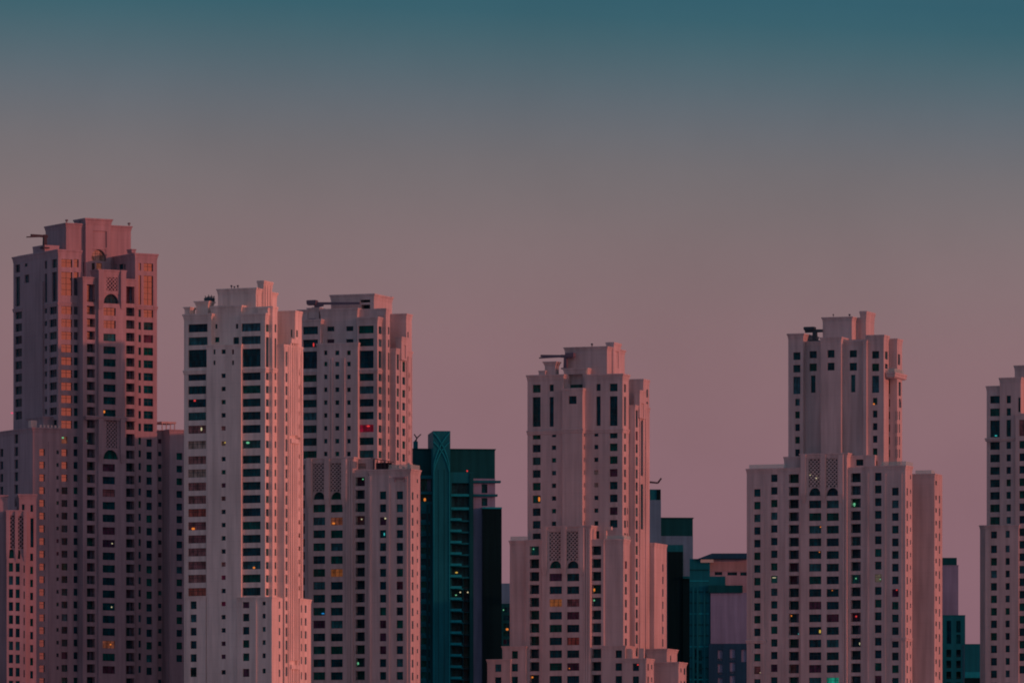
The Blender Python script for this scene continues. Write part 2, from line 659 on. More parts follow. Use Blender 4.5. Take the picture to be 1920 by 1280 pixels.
    def fill(self, face, plane, hs):
        for h in hs:
            a0, a1, zb, zt, d, st, pane = h
            if st in 'nN':
                continue
            if st == 'l':
                self.lattice(face, plane, a0, a1, zb, zt)
                continue
            self.put_window(face, plane, a0, a1, zb, zt, d, pane)
            if st == 'a':
                self.arch(face, plane, a0, a1, zb, zt)
            if st == 'b' and face == 'front' and a1 - a0 > 1.5 and random.random() < 0.8:
                cw = (a1 - a0) * random.uniform(.16, .34)
                ca = a1 - cw - random.uniform(.02, .3)
                c = MB()
                for k in range(5):
                    x = ca + cw * k / 5
                    c.box(x, x + cw / 5.5, plane + d - .22 + .04 * (k % 2), plane + d - .12 + .04 * (k % 2), zb + .05, zt - .1)
                c.build('curtain', random.choice(('curtain_cloth', 'curtain_cloth', 'curtain_cloth_dark')), self.root)
            if st in 'bd' and face == 'front' and a1 - a0 < 4:
                # balcony parapet rail
                b = MB()
                b.box(a0 + 0.02, a1 - 0.02, plane + 0.1, plane + 0.16, zb + 0.55, zb + 0.62)
                for k in range(9):
                    x = a0 + (a1 - a0) * (k + 0.5) / 9
                    b.box(x - .02, x + .02, plane + 0.11, plane + 0.15, zb, zb + 0.56)
                b.build('railing', 'frame', self.root)

    def mapper(self, face, plane):
        if face == 'front':
            return lambda a, d, z: (a, plane + d, z)
        if face == 'right':
            return lambda a, d, z: (plane - d, a, z)
        return lambda a, d, z: (plane + d, a, z)

    def lattice(self, face, plane, a0, a1, z0, z1):
        P = self.mapper(face, plane)
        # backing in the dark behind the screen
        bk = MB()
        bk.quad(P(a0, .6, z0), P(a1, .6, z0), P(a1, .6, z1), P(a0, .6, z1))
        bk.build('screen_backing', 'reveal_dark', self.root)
        b = MB()
        step = 1.0
        wd = 0.24 * math.sqrt(2) / 2

        def clip(c, sg):
            # line z = z0 + sg*(a-a0) + c inside the rectangle
            pts = []
            lo, hi = a0, a1
            if sg > 0:
                lo, hi = max(lo, a0 - c), min(hi, a0 + (z1 - z0) - c)
            else:
                lo, hi = max(lo, a0 + c - (z1 - z0)), min(hi, a0 + c)
            if hi - lo < 0.05:
                return None
            return (lo, z0 + sg * (lo - a0) + c), (hi, z0 + sg * (hi - a0) + c)
        w, h = a1 - a0, z1 - z0
        for sg, cs in ((1, -w), (-1, 0.0)):
            c = cs
            while c < h + (0 if sg > 0 else w):
                r = clip(c, sg)
                if r:
                    (xa, za), (xb, zb) = r
                    d0 = 0.16 if sg > 0 else 0.20
                    for e0, e1, dd in ((-wd, wd, d0),):
                        b.quad(P(xa, dd, za + e0), P(xb, dd, zb + e0), P(xb, dd, zb + e1), P(xa, dd, za + e1))
                        b.quad(P(xa, dd, za + e1), P(xb, dd, zb + e1), P(xb, dd + .25, zb + e1), P(xa, dd + .25, za + e1))
                        b.quad(P(xa, dd, za + e0), P(xb, dd, zb + e0), P(xb, dd + .25, zb + e0), P(xa, dd + .25, za + e0))
                c += step
        b.build('lattice_screen', self.wall, self.root)

    def arch(self, face, plane, a0, a1, z0, z1):
        P = self.mapper(face, plane)
        b = MB()
        n = 14
        am, hw = (a0 + a1) / 2, (a1 - a0) / 2
        hh = min((z1 - z0) * 0.92, hw * 1.05)
        zs_ = z1 - hh

        def cz(t):
            t = abs(t)
            return zs_ + hh * (0.985 - 0.0 * t) * max(0.0, (1 - t ** 2.3)) ** 0.62
        for d0 in (0.1,):
            for i in range(n):
                t0, t1 = -1 + 2 * i / n, -1 + 2 * (i + 1) / n
                x0, x1 = am + t0 * hw, am + t1 * hw
                b.quad(P(x0, d0, cz(t0)), P(x1, d0, cz(t1)), P(x1, d0, z1), P(x0, d0, z1))
                b.quad(P(x0, d0, cz(t0)), P(x1, d0, cz(t1)), P(x1, d0 + .5, cz(t1)), P(x0, d0 + .5, cz(t0)))
        b.build('arch', self.wall, self.root)

    # -------------------------------------------------------------- solid blocks
    def box(self, u0, u1, v0, v1, z0, z1, front=(), right=(), left=(), cor=1.5, out_=0.55, mat=None, name='wall'):
        self.n += 1
        e = 0.004 * (self.n % 40)
        v0 += e
        z1 += e
        b = MB()
        fh = self.cols('front', v0, front)
        rh = self.cols('right', u1, right)
        lh = self.cols('left', u0, left)
        fh = self.sheet(b, lambda a, d, z: (a, v0 + d, z), u0, u1, z0, z1, fh)
        rh = self.sheet(b, lambda a, d, z: (u1 - d, a, z), v0, v1, z0, z1, rh)
        lh = self.sheet(b, lambda a, d, z: (u0 + d, a, z), v0, v1, z0, z1, lh, flip=True)
        b.quad((u1, v1, z0), (u0, v1, z0), (u0, v1, z1), (u1, v1, z1))
        b.quad((u0, v0, z1), (u1, v0, z1), (u1, v1, z1), (u0, v1, z1))
        m = mat or self.wall
        o = b.build(name, m, self.root)
        self.fill('front', v0, fh)
        self.fill('right', u1, rh)
        self.fill('left', u0, lh)
        if cor:
            c = MB()
            k = cor / 1.5
            q = out_ * 0.62
            c.ring(u0, u1, v0, v1, [(z1 - 1.55 * k, 0.01), (z1 - 1.5 * k, 0.14 * q), (z1 - 1.22 * k, 0.16 * q),
                                    (z1 - 1.18 * k, 0.26 * q), (z1 - 0.62 * k, 0.5 * q), (z1 - 0.34 * k, 0.9 * q),
                                    (z1 - 0.30 * k, 1.0 * q), (z1 + 0.01, 1.0 * q), (z1 + 0.012, 0.7 * q)])
            c.build('cornice', m, self.root)
        return o

    def blk(self, xl, xr, v, dv, yt, xt=None, zb=0.0, **k):
        """front block: photo columns of its two front edges, plane v, top row"""
        u0, u1 = self.u(xl, v), self.u(xr, v)
        z1 = self.zf(xt if xt is not None else (xl + xr) / 2, yt, v)
        self.box(u0, u1, v, v + dv, zb, z1, **k)
        return u0, u1, z1

    def band(self, u0, u1, v0, v1, z, h=0.9, out_=0.22):
        c = MB()
        c.ring(u0, u1, v0, v1, [(z - h, 0.01), (z - h * .8, out_ * .5), (z - h * .35, out_ * .6), (z - h * .3, out_), (z, out_), (z + .1, 0.01)], cap=False)
        c.build('string_course', self.wall, self.root)

    def steps(self, u1, v0, xs):
        """stepped right flank: alternate ends of side faces and front faces, photo columns"""
        res = []
        u, v = u1, v0
        for i, x in enumerate(xs):
            if i % 2 == 0:
                v = self.v(x, u)
                res.append(v)
            else:
                u = self.u(x, v)
                res.append(u)
        return res

    def fins(self, face, plane, xs, w, yt, yb, proud=0.3, name='pilaster'):
        for x in xs:
            if face == 'front':
                a, zt, zb = self.u(x, plane), self.zf(x, yt, plane), self.zf(x, yb, plane)
                b = MB()
                b.box(a - w / 2, a + w / 2, plane - proud, plane + .05, zb, zt)
            else:
                a, zt, zb = self.v(x, plane), self.zs(x, yt, plane), self.zs(x, yb, plane)
                b = MB()
                if face == 'right':
                    b.box(plane - .05, plane + proud, a - w / 2, a + w / 2, zb, zt)
                else:
                    b.box(plane - proud, plane + .05, a - w / 2, a + w / 2, zb, zt)
            b.build(name, self.wall, self.root)

    def corbel_frame(self, xs, w, v, yt, yb, proud=0.55):
        """projecting side frames of a portal, ending below in tapered corbels"""
        for x in xs:
            a, zt, zb = self.u(x, v), self.zf(x, yt, v), self.zf(x, yb, v)
            b = MB()
            i = 0
            h = 2.2
            b.box(a - w / 2, a + w / 2, v - proud, v + .05, zb + h, zt)
            y0, y1 = v - proud, v + .05
            p = [(a - w * .3, v - .06, zb), (a + w * .3, v - .06, zb), (a + w * .3, y1, zb), (a - w * .3, y1, zb),
                 (a - w / 2, y0, zb + h), (a + w / 2, y0, zb + h), (a + w / 2, y1, zb + h), (a - w / 2, y1, zb + h)]
            i = len(b.v)
            b.v += p
            for q in ((3, 2, 1, 0), (0, 1, 5, 4), (1, 2, 6, 5), (2, 3, 7, 6), (3, 0, 4, 7)):
                b.f.append(tuple(i + k for k in q))
            b.build('corbelled_pier', self.wall, self.root)

    def rail(self, u0, u1, v, z, h=1.1, side=None, mat='rail_glass'):
        b = MB()
        b.box(u0, u1, v, v + .04, z, z + h)
        if side is not None:
            b.box(u1 - .04, u1, v + .05, v + side, z, z + h)
        b.build('balustrade', mat, self.root)

    def roofbox(self, xl, xr, v, dv, yt, yb, mat=None, flare=0.0, name='roof_block'):
        u0, u1 = self.u(xl, v), self.u(xr, v)
        zt, zb = self.zf((xl + xr) / 2, yt, v), self.zf((xl + xr) / 2, yb, v)
        b = MB()
        b.ring(u0, u1, v, v + dv, [(zb, 0), (zt - (zt - zb) * .35, 0), (zt - .25, flare * .7), (zt - .22, flare), (zt, flare)])
        return b.build(name, mat or self.wall, self.root)

    def world(self, x, y, v):
        u = self.u(x, v)
        Y = self.A[1] + u * self.U[1] + v * self.V[1]
        return Vector(((x - 960) / F * Y, Y, CAMZ + (HZ - y) / F * Y))


# ------------------------------------------------------------------ ground
g = MB()
g.quad((-25000, -3000, 0), (25000, -3000, 0), (25000, 45000, 0), (-25000, 45000, 0))
go = g.build('ground', 'ground_sand')
go['kind'] = 'structure'

# ------------------------------------------------------------------ windows that show something
special(166, 826, None, 'lamp_green', 166, 825)
special(118, 822, 'lit_dim', 'lamp_green', 118.5, 817)
special(207, 1207, 'lit_dim', 'lamp_orange', 208, 1207, (0.4, 0.5))
special(209, 920, 'curtain_brown')
special(209, 995, 'glass_wine')
special(210, 1017, None, 'lamp_white', 211, 1018, (0.35, 0.35))
special(209, 1137, None, 'lamp_white', 210, 1137, (0.3, 0.4))
special(196, 770, None, 'lamp_orange', 196, 770, (0.5, 0.9))
# second tower
special(371, 755, None, 'lamp_red', 364.5, 750, (0.6, 0.5))
special(371, 779, 'curtain_teal')
special(371, 804, 'curtain_brown', 'lamp_white', 377, 803, (0.35, 1.0))
special(371, 833, 'curtain_pale')
for yy in (861, 886, 911, 935):
    special(371, yy, 'curtain_brown' if yy != 886 else 'curtain_pale')
special(371, 960, 'curtain_red')
special(371, 985, 'curtain_brown', 'lamp_orange', 361.6, 990, (0.9, 0.7))
for yy in (1010, 1034, 1059, 1084):
    special(370, yy, 'curtain_brown')
special(370, 1108, 'curtain_red')
special(363, 1133, 'curtain_crimson')
special(363, 1158, 'curtain_brown')
special(363, 1182, 'curtain_crimson')
special(363, 1207, 'curtain_teal')
special(363, 1232, 'curtain_teal')
special(363, 1260, 'curtain_teal')
special(419, 802, 'curtain_brown')
special(419, 830, 'curtain_pale', 'lamp_yellow', 421.5, 829, (0.4, 0.4))
special(418, 934, 'curtain_brown')
special(418, 1057, 'curtain_brown')
special(418, 1082, 'curtain_crimson')
special(418, 1131, 'curtain_crimson')
special(470, 832, 'curtain_teal', 'lamp_green', 464, 829, (0.9, 0.6))
special(470, 1059, None, 'lamp_orange', 475.6, 1063, (0.6, 0.6))
# third tower
special(686, 803, 'lit_red', 'lamp_red', 690, 798, (0.9, 0.5))
special(582, 644, None, 'lamp_red', 587.5, 645, (0.35, 1.2))
special(631, 978, 'lit_dim', 'lamp_orange', 625, 980, (0.8, 0.6))
special(631, 1074, 'lit_amber')
special(675, 901, None, 'lamp_green', 677, 897, (0.4, 0.35))
special(675, 975, 'curtain_brown', 'lamp_white', 674.5, 972, (0.35, 0.35))
special(718, 977, 'glass_wine', 'lamp_white', 722, 970, (0.5, 0.5))
special(598, 1149, None, 'lamp_blue', 605, 1149, (0.8, 0.4))
special(675, 1242, None, 'lamp_green', 668, 1242, (0.35, 0.9))
special(718, 1170, 'glass_wine')
special(718, 1195, 'glass_wine')
special(718, 1218, 'glass_wine')
special(717, 1002, None, 'lamp_teal', 720, 1000, (0.3, 0.9))
special(632, 1003, 'glass_green')
special(598, 1171, 'glass_wine')
# fourth tower
special(1006, 816, None, 'lamp_red', 1003.5, 813, (0.5, 0.5))
special(1006, 863, 'curtain_teal')
special(1006, 935, None, 'lamp_orange', 1010.5, 934, (0.55, 1.5))
special(1118, 885, 'curtain_pale')
special(1118, 908, 'curtain_pale')
special(1150, 886, 'glass_wine')
special(1150, 957, 'glass_wine')
special(1042, 1129, 'lit_amber')
special(1074, 1129, 'curtain_brown')
special(1074, 1201, 'curtain_red')
special(1074, 1249, 'glass_wine', 'lamp_orange', 1067, 1252, (0.3, 0.3))
special(1002, 1031, 'lit_teal', 'lamp_green', 997, 1028, (0.35, 0.35))
special(1002, 1272, None, 'lamp_orange', 995, 1268, (0.45, 0.6))
special(1192, 1249, None, 'lamp_red', 1195.5, 1245, (0.5, 0.4))
special(1118, 1128, None, 'lamp_green', 1110.5, 1124, (0.35, 0.5))
special(1118, 1104, None, 'lamp_orange', 1110.5, 1104, (0.4, 1.1))
# fifth tower
special(1641, 752, None, 'lamp_orange', 1638, 757, (0.5, 0.5))
special(1604, 944, None, 'lamp_green', 1599, 944, (0.6, 1.2))
special(1528, 993, None, 'lamp_orange', 1538, 987, (0.35, 0.35))
special(1528, 1040, None, 'lamp_orange', 1536, 1034, (0.3, 0.3))
special(1488, 1184, None, 'lamp_teal', 1495, 1187, (0.5, 0.5))
special(1528, 1184, None, 'lamp_yellow', 1537, 1182, (0.5, 1.1))
special(1604, 1159, 'glass_wine', 'lamp_red', 1602.5, 1154, (0.45, 0.5))
special(1488, 1160, None, 'lamp_orange', 1481, 1153, (0.35, 0.45))
special(1679, 1111, 'glass_wine', 'lamp_red', 1681, 1105, (0.45, 0.35))
special(1647, 1088, 'lit_pale', 'lamp_green', 1650, 1085, (0.3, 0.3))
special(1604, 1088, 'lit_teal', 'lamp_green', 1602, 1083, (0.4, 0.4))
special(1561, 1111, None, 'lamp_orange', 1560, 1106, (0.3, 0.25))
special(1451, 1088, 'lit_teal', 'lamp_white', 1451, 1082, (1.2, 0.25))
special(1561, 1276, 'lit_green')
special(1420, 1255, 'curtain_brown', 'lamp_white', 1425, 1260, (0.25, 0.25))
special(1451, 1255, 'glass_wine')
special(1488, 1255, 'curtain_brown')
special(1528, 1255, 'glass_wine')
special(1604, 1206, None, 'lamp_white', 1609, 1205, (0.25, 0.9))
special(1647, 978, 'glass_wine')
# right-hand tower
special(1866, 803, None, 'lamp_teal', 1867, 816, (0.7, 0.4))
special(1916, 800, 'curtain_brown')

# ================================================================== tower at the far left, with corner turned to us
t1 = Tower('apartment_tower', 'tallest cream apartment tower at left, its corner turned to us, top lit pink', 109, 2030, -30, wall='plaster_dimmed')
t1.palette = [('glass', .75), ('glass_green', .15), ('glass_blind', .06), ('glass_wine', .04)]
vL = t1.v(25, 0.0)
vR = 12.0
zr = t1.zf(109, 467.5, 0)
tall_l = [(486, 501), (510, 554)]
lowrows = R(574.5, 14.5, 23.75, 10)
wl = t1.u(152, 0)
lf_rows = R(582, 15, 23.55, 10)
t1.box(0, wl, 0, vL, 0, zr,
       front=[(115, 135.5, tall_l + lowrows, 'w', 'glass_mirror'), (138.5, 147.5, tall_l + R(575, 14.5, 23.75, 3), 'w', 'glass_mirror'), (138.5, 147.5, R(646.25, 14.5, 23.75, 7), 'w'),
              (115.5, 126.5, R(818, 13, 23.75, 4), 'w', 'glass_mirror'), (115.5, 126.5, R(913, 13, 23.75, 16), 'w'), (138, 146, R(818, 13, 23.75, 20), 'w')],
       left=[(29, 37.5, [(496, 511), (519, 574)], 'w'), (28.5, 41, R(583, 15, 23.5, 9), 'w'),
             (46, 51.5, [(494, 500)], 's'), (46, 54.5, [(515, 530)], 'w'),
             (83.5, 88, [(489, 504), (513, 567)] + R(578, 9.5, 23.6, 10), 's'),
             (97.5, 106.5, [(486, 502), (510, 565)], 'w'), (93, 106.3, R(575, 14, 23.6, 10), 'w')])
t1.band(0, wl, 0, vL, t1.zf(109, 566, 0))
# blank panel proud of the left flank
b = MB()
b.box(-0.35, 0.05, t1.v(80, -.35), t1.v(43, -.35), 0, t1.zs(60, 531, -.35))
b.build('wall_panel', 'plaster_dimmed', t1.root)
# right wing
ur0, ur1 = t1.u(253.5, 0), t1.u(294.5, 0)
t1.box(ur0, ur1, 0, 20, 0, t1.zf(253.5, 474.5, 0),
       front=[(259.7, 264.4, [(493, 507), (516, 571)], 's', 'glass_mirror'), (259.7, 264.4, R(580, 14, 23.75, 10) + R(820, 13, 23.75, 19), 's'),
              (269.4, 287, [(494, 508.5), (517, 572), (580.5, 595)], 'w', 'glass_mirror'), (269.4, 287, R(604.25, 14.5, 23.75, 9), 'w'),
              (274.7, 285, R(823, 14, 23.75, 19), 'w')],
       left=[(217, 219, [(495, 505)], 's'), (223, 231, [(495, 505)], 's'), (232, 235, [(495, 505)], 's')])
t1.band(ur0, ur1, 0, 20, t1.zf(270, 572.5, 0) - .2)
t1.roofbox(247, 254.5, 3, 2.5, 467, 474, flare=0.15)
# body behind the recess
t1.box(0.6, ur1 - .5, vR + 1.5, vL - 1, 0, t1.zf(150, 478, vR + 1.5), cor=0)
# crown
uc0, uc1 = t1.u(124, vR), t1.u(245.5, vR)
t1.box(uc0, uc1, vR, t1.v(85.5, uc0), t1.zf(124, 560, vR), t1.zf(124, 418, vR), cor=1.3,
       front=[(156, 161, [(492, 512)], 'w'), (202, 206, [(492, 508)], 'w')])
gu0, gu1 = t1.u(161, vR - 1), t1.u(208, vR - 1)
t1.box(gu0, gu1, vR - 1, vR + 5, t1.zf(161, 560, vR - 1), t1.zf(161, 409, vR - 1), cor=1.5, out_=0.7,
       front=[(174.5, 200, [(433, 463.5)], 'n'), (171.5, 199, [(467.5, 489)], 'a', 'curtain_pale'),
              (172, 178, [(493, 510)], 'w'), (180.5, 191, [(493, 510)], 'w', 'lit_dim')])
# parapet step and flared parapet on the left flank
t1.box(2, 6, t1.v(62, 2), t1.v(84, 2), zr, t1.zs(75, 461, 2), cor=1.2)
# central balcony bay
cv = -2.75
cb = [(533, 566)] + R(573.4, 16, 23.65, 10) + [(810.3, 833.4)] + R(841.5, 16, 23.7, 19)
cb2 = [(537, 569)] + R(576.5, 16, 23.65, 10) + [(813, 835.5)] + R(844, 16, 23.7, 19)
cu0, cu1, cz = t1.blk(155.6, 253.2, cv, 15, 519, xt=156, front=[(163, 178, cb[:4], 'b', 'glass_mirror'), (163, 178, cb[4:], 'b'), (236.6, 252, cb2, 'b')], cor=1.3)
# portal
pv = -3.5
t1.blk(185, 235, pv, 4, 505, xt=186, cor=1.5,
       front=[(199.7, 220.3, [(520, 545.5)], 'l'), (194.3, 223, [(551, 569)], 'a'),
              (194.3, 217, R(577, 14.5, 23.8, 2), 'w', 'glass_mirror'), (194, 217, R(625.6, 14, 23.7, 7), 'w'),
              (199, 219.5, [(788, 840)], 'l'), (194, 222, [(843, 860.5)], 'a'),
              (192.5, 215.8, R(869.6, 14, 23.65, 17), 'w')])
t1.corbel_frame([188.5, 230], 1.5, pv, 507, 580)
t1.corbel_frame([188, 229], 1.3, pv, 785, 868)
t1.band(cu0 + .5, cu1 - .2, cv - .9, cv + 1, t1.zf(186, 781, cv), 0.9, .3)
# lower wings
pu0, pu1, pz = t1.blk(61.5, 112, -1.0, 30, 801, xt=62, cor=1.2,
                      front=[(74, 84.2, R(841, 13, 23.85, 19), 'w', 'glass_mirror'), (105.8, 110.4, R(844, 7, 23.75, 18), 's')],
                      left=[(27, 34, R(814, 17, 23.6, 20), 'w'), (0, 6, R(841, 15, 23.6, 19), 'w')])
t1.fins('front', -1.0, [92], 0.35, 828, 1278, 0.12)
t1.box(pu0 + 5, pu0 + 16, 3, 12, pz, t1.zf(70, 780, 3), cor=1.0)
t1.roofbox(58, 69, 0.5, 1.5, 788, 801, mat='plaster_pale')
for k in range(6):
    b = MB()
    uu = pu0 + 2.2 + k * 1.05
    b.box(uu, uu + .5, -.6, -.2, pz, pz + .8)
    b.build('parapet_block', 'plaster_pale', t1.root)
t1.blk(289.5, 312, 1.5, 12, 806, xt=295, cor=1.1, front=[(296.5, 303, R(822.5, 8.5, 23.7, 20), 's')])
u0, u1, z1 = t1.blk(318, 352, -2.5, 16, 805, xt=320, cor=1.1, front=[(331, 342, R(848.8, 13, 23.65, 17), 'w')])
# roof terrace shelter on the right-hand lower wing
b = MB()
b.box(u0 - 1, u0 + 3.2, 0, 5, z1 + 1.7, z1 + 2.2)
for k in range(4):
    b.box(u0 - .8 + k * 1.2, u0 - .6 + k * 1.2, .2, .4, z1, z1 + 1.75)
b.build('terrace_shelter', 'plaster_rose', t1.root)

# ================================================================== small tower at the left edge
t0 = Tower('portal_tower', 'lowest pink tower cut by the left edge, narrow lattice portal', 15, 1955, -6, wall='plaster_dimmed')
t0.blk(-40, 14, 3, 14, 928, xt=0, cor=1.1)
t0.blk(36, 68, 1.0, 15, 926, xt=40, cor=1.2,
       front=[(41, 46, [(945, 957)], 's'), (57, 62, [(946, 959)], 's'), (57, 63, [(971, 1025.5)], 's'),
              (56.5, 62, R(1037, 14, 24.45, 12), 'w')])
t0.blk(12.5, 48.5, -1.2, 14, 956, xt=14, cor=1.1,
       front=[(19, 30, [(966, 1027)], 'l'), (32.5, 45, [(967, 1028)], 'l'),
              (17, 26, [(1029, 1046)], 'a'), (29.5, 38, [(1030, 1047)], 'a'),
              (16.5, 24.5, R(1054.5, 16.5, 24.5, 10), 'w'), (29.3, 37, R(1055, 16.5, 24.5, 10), 'w'),
              (44.3, 46.3, R(1059, 14, 24.5, 10), 's')])
t0.corbel_frame([14.5, 31, 47], 0.8, -1.2, 958, 1052, .4)

# ================================================================== second tower
t2 = Tower('apartment_tower', 'cream tower with wide dark windows, foremost and cut off lowest, brown curtains at left', 497, 1943, 23, wall='plaster_brightened')
t2_l = [(607.5, 622.5), (632, 647), (655.5, 688.6)] + RL([698.3, 723.6, 748.2, 772.8, 797.4, 826.3, 854.8, 879.6, 904.4, 929, 953.4, 978.2, 1002.8, 1027.2, 1052.1, 1076.9, 1101.7], 15)
t2_r = [(606, 621), (630, 645), (653.7, 687.5)] + RL([697.6, 722.3, 747, 771.7, 796.4, 825, 853.5, 878.2, 903, 927.6, 952.3, 977.2, 1002, 1026.5, 1051.5, 1076.3, 1101], 15)
va, ub, vb, uc, vc = t2.steps(0.0, 0.0, [504.3, 510.7, 520, 531.5, 567])
t2.blk(345, 396, 0, 15, 588.5, xt=370, front=[(353.2, 389, t2_l[:3], 'w'), (352.8, 386.3, t2_l[3:], 'w'),
                                             (357, 368.5, R(1126.6, 14.5, 24.75, 6) + [(1253.5, 1268)], 'w')])
t2.blk(396, 452, 1.6, 14, 573, cor=1.6,
       front=[(403.3, 407.4, [(607.5, 616)], 's'), (442, 446.5, [(607, 616)], 's'),
              (402.8, 411.3, [(632, 641.5)], 'w'), (437.5, 448, [(632, 645)], 'w')])
cu0, cu1, cz = t2.blk(387.5, 452, -0.8, 6, 646, cor=1.0, out_=.35,
       front=[(400, 403.8, [(655, 664), (675.5, 684)], 's'), (415, 423, [(655, 663.3)], 'w'), (434.8, 438.6, [(655, 664), (675.5, 684)], 's'),
              (415, 423, RL([700, 724.6, 749.3, 774, 798.5, 827, 855.9, 880.6, 905.3, 930, 954.8, 979.5, 1004.3, 1029, 1053.3, 1078, 1103, 1127.3, 1152, 1176.8, 1201.8, 1226.2, 1255.3], 8.3), 'w')])
t2.blk(452, 497, 0, va, 587, xt=490, front=[(452.9, 488.5, t2_r, 'w')],
       right=[(498.8, 504, [(608, 622)] + [(632, 688)] + RL([698.8 + 24.7 * i for i in range(5)] + [826] + [854.8 + 24.75 * i for i in range(11)], 13.5), 's')])
zb = t2.zf(490, 690, 0)
t2.band(t2.u(345, 0), 0, 0, va, zb, 1.0, .25)
t2.box(-10, ub, va, vb, 0, t2.zs(515, 575, ub), out_=.35,
       right=[(515, 518, [(608, 623), (634, 690)] + RL([699.5 + 24.7 * i for i in range(5)] + [827] + [855.5 + 24.75 * i for i in range(11)], 12.5), 's')])
t2.band(-2, ub, va, vb, zb, 1.0, .25)
t3rows = RL([699 + 24.7 * i for i in range(5)], 16.8) + [(822.7, 846)] + RL([854.5 + 24.7 * i for i in range(17)], 17)
t2.box(-10, uc, vb, vc, 0, t2.zs(536, 646, uc), cor=1.6, out_=.35,
       right=[(533.8, 538.8, [(659, 686.5)] + t3rows, 's'), (557.6, 562.6, [(664, 692)] + RL([704.5 + 24.7 * i for i in range(5)], 16.5) + [(827, 851)] + RL([859 + 24.7 * i for i in range(17)], 16.5), 's')])
vd = t2.v(553, uc)
t2.box(-12, uc, vd, vc - .3, 0, t2.zf(545, 582.5, vd), cor=1.4, out_=.35, right=[(555.5, 558.5, [(619, 632)], 's')],
       front=[(545, 548, [(617.5, 632)], 's')])
# central ribbed portal on the flank
for yt, yb in ((636, 816), (823, 1238), (1246, 1290)):
    t2.fins('right', uc, [543.8, 548.3, 552.6, 556], 0.75, yt + (3 if yt < 700 else 0), yb, 0.35)
    b = MB()
    za, zb2 = t2.zs(550, yt, uc), t2.zs(550, yt + 8, uc)
    b.box(uc - .1, uc + .6, t2.v(542.5, uc), t2.v(557.5, uc), zb2, za)
    b.build('portal_head', 'plaster_brightened', t2.root)
t2.fins('right', uc, [532.6, 540.6, 565.5], 0.7, 650, 1290, 0.25)
# lower wings
t2.blk(350, 386, -0.4, 5, 1117.5, cor=1.0, out_=.3, front=[(357, 368.5, R(1126.6, 14.5, 24.75, 6) + [(1253.5, 1268)], 'w')])
pu0, pu1, pz = t2.blk(445, 509.5, -2.0, 4, 1118.5, xt=500, cor=1.1, out_=.35,
       front=[(455.3, 467.3, R(1125, 14.3, 24.75, 5) + [(1253, 1268)], 'w'), (491.8, 498, R(1125, 9, 24.75, 5) + [(1252.5, 1261.5)], 'w')])
t2.fins('front', -2.0, [479.3], 0.5, 1122, 1300, .2)
pvb = t2.v(530, pu1)
t2.box(pu1 - 8, pu1, 2.0, max(2.5, pvb), 0, pz - .05, cor=0,
       right=[(514, 516.7, R(1126, 14, 24.75, 5) + [(1253.5, 1268)], 's'), (522.8, 525.4, R(1127, 13.5, 24.75, 5) + [(1254.5, 1268)], 's')])
u2 = uc + .35
w0, w1 = t2.v(562, u2), t2.v(583, u2)
t2.box(uc - 8, u2, w0, w1, 0, t2.zs(575, 1123, u2), cor=1.1, out_=.35,
       right=[(564.2, 566.2, R(1133.7, 13.6, 24.2, 5) + [(1259, 1273)], 's'), (571.7, 574.8, R(1134, 14, 24.2, 5) + [(1260, 1274)], 's')])
# penthouse
pu0, pu1, pz = t2.blk(408.5, 479.8, 4, 1, 540, xt=470, cor=1.4, zb=t2.zf(440, 600, 4))
pvv = t2.v(519.5, pu1)
t2.box(pu0, pu1, 4.6, pvv * .62, t2.zf(440, 600, 4), pz - .1, cor=1.4)
t2.box(pu0 + 2, pu1 - .05, pvv * .6, pvv, t2.zf(440, 600, 4), t2.zs(515, 549, pu1), cor=1.2)
k0, k1 = t2.v(494, pu1 + .5), t2.v(510, pu1 + .5)
t2.box(pu1 - .95, pu1 + .5, k0, k1, t2.zf(440, 600, 4), t2.zs(500, 527.5, pu1 + .5), cor=2.2, out_=.45)
t2.fins('right', pu1 + .5, [497.5, 502, 507], 0.8, 535, 575, .25)
t2.roofbox(346, 356, 1, 3, 575.5, 590, flare=.3)
t2.roofbox(367.5, 390, 3, 3, 564.5, 590, flare=.5)
t2.roofbox(484, 502, 1, 1.5, 577, 587, flare=.15)

# ================================================================== third tower
t3 = Tower('apartment_tower', 'cream tower right behind the foremost one, red-lit window, dark doorway in its penthouse', 707.5, 1992, 20.5)
va, ub, vb, uc, vc = t3.steps(0.0, 0.0, [716, 723.5, 731, 742, 773])
t3_l = [(612, 626.7), (636.5, 651), (658.7, 691)]
t3_r = [(610.5, 625), (634.5, 649), (657, 690)]
t3.blk(563, 601, 0, 15, 598.5, xt=590, front=[(568, 596, t3_l, 'w'), (568, 593.6, R(701.4, 14.2, 23.95, 7), 'w')])
t3.blk(601, 669.5, 1.7, 14, 578.5, cor=1.6,
       front=[(613.3, 626.7, [(612, 621)], 'w'), (649, 662.5, [(611.5, 620.5)], 'w'),
              (613.3, 626.7, [(636, 643)], 'w'), (649, 662.5, [(635.5, 642.5)], 'w')])
cu0, cu1, cz = t3.blk(594.5, 671, -1.0, 6, 643, cor=1.5, out_=.35,
       front=[(607.4, 613.6, [(657, 665.5), (678, 686.5)] + R(702, 8.5, 24.05, 7), 'w'),
              (628.3, 636, [(657, 665.5), (678, 686.5)] + R(702, 8.5, 24.05, 7), 'w'),
              (650.5, 657.5, [(657, 665.5), (678, 686.5)] + R(702, 8.5, 24.05, 7), 'w')])
t3.fins('front', -1.0, [617.5, 622.5, 642.5, 645.5], 0.35, 671, 860, .2)
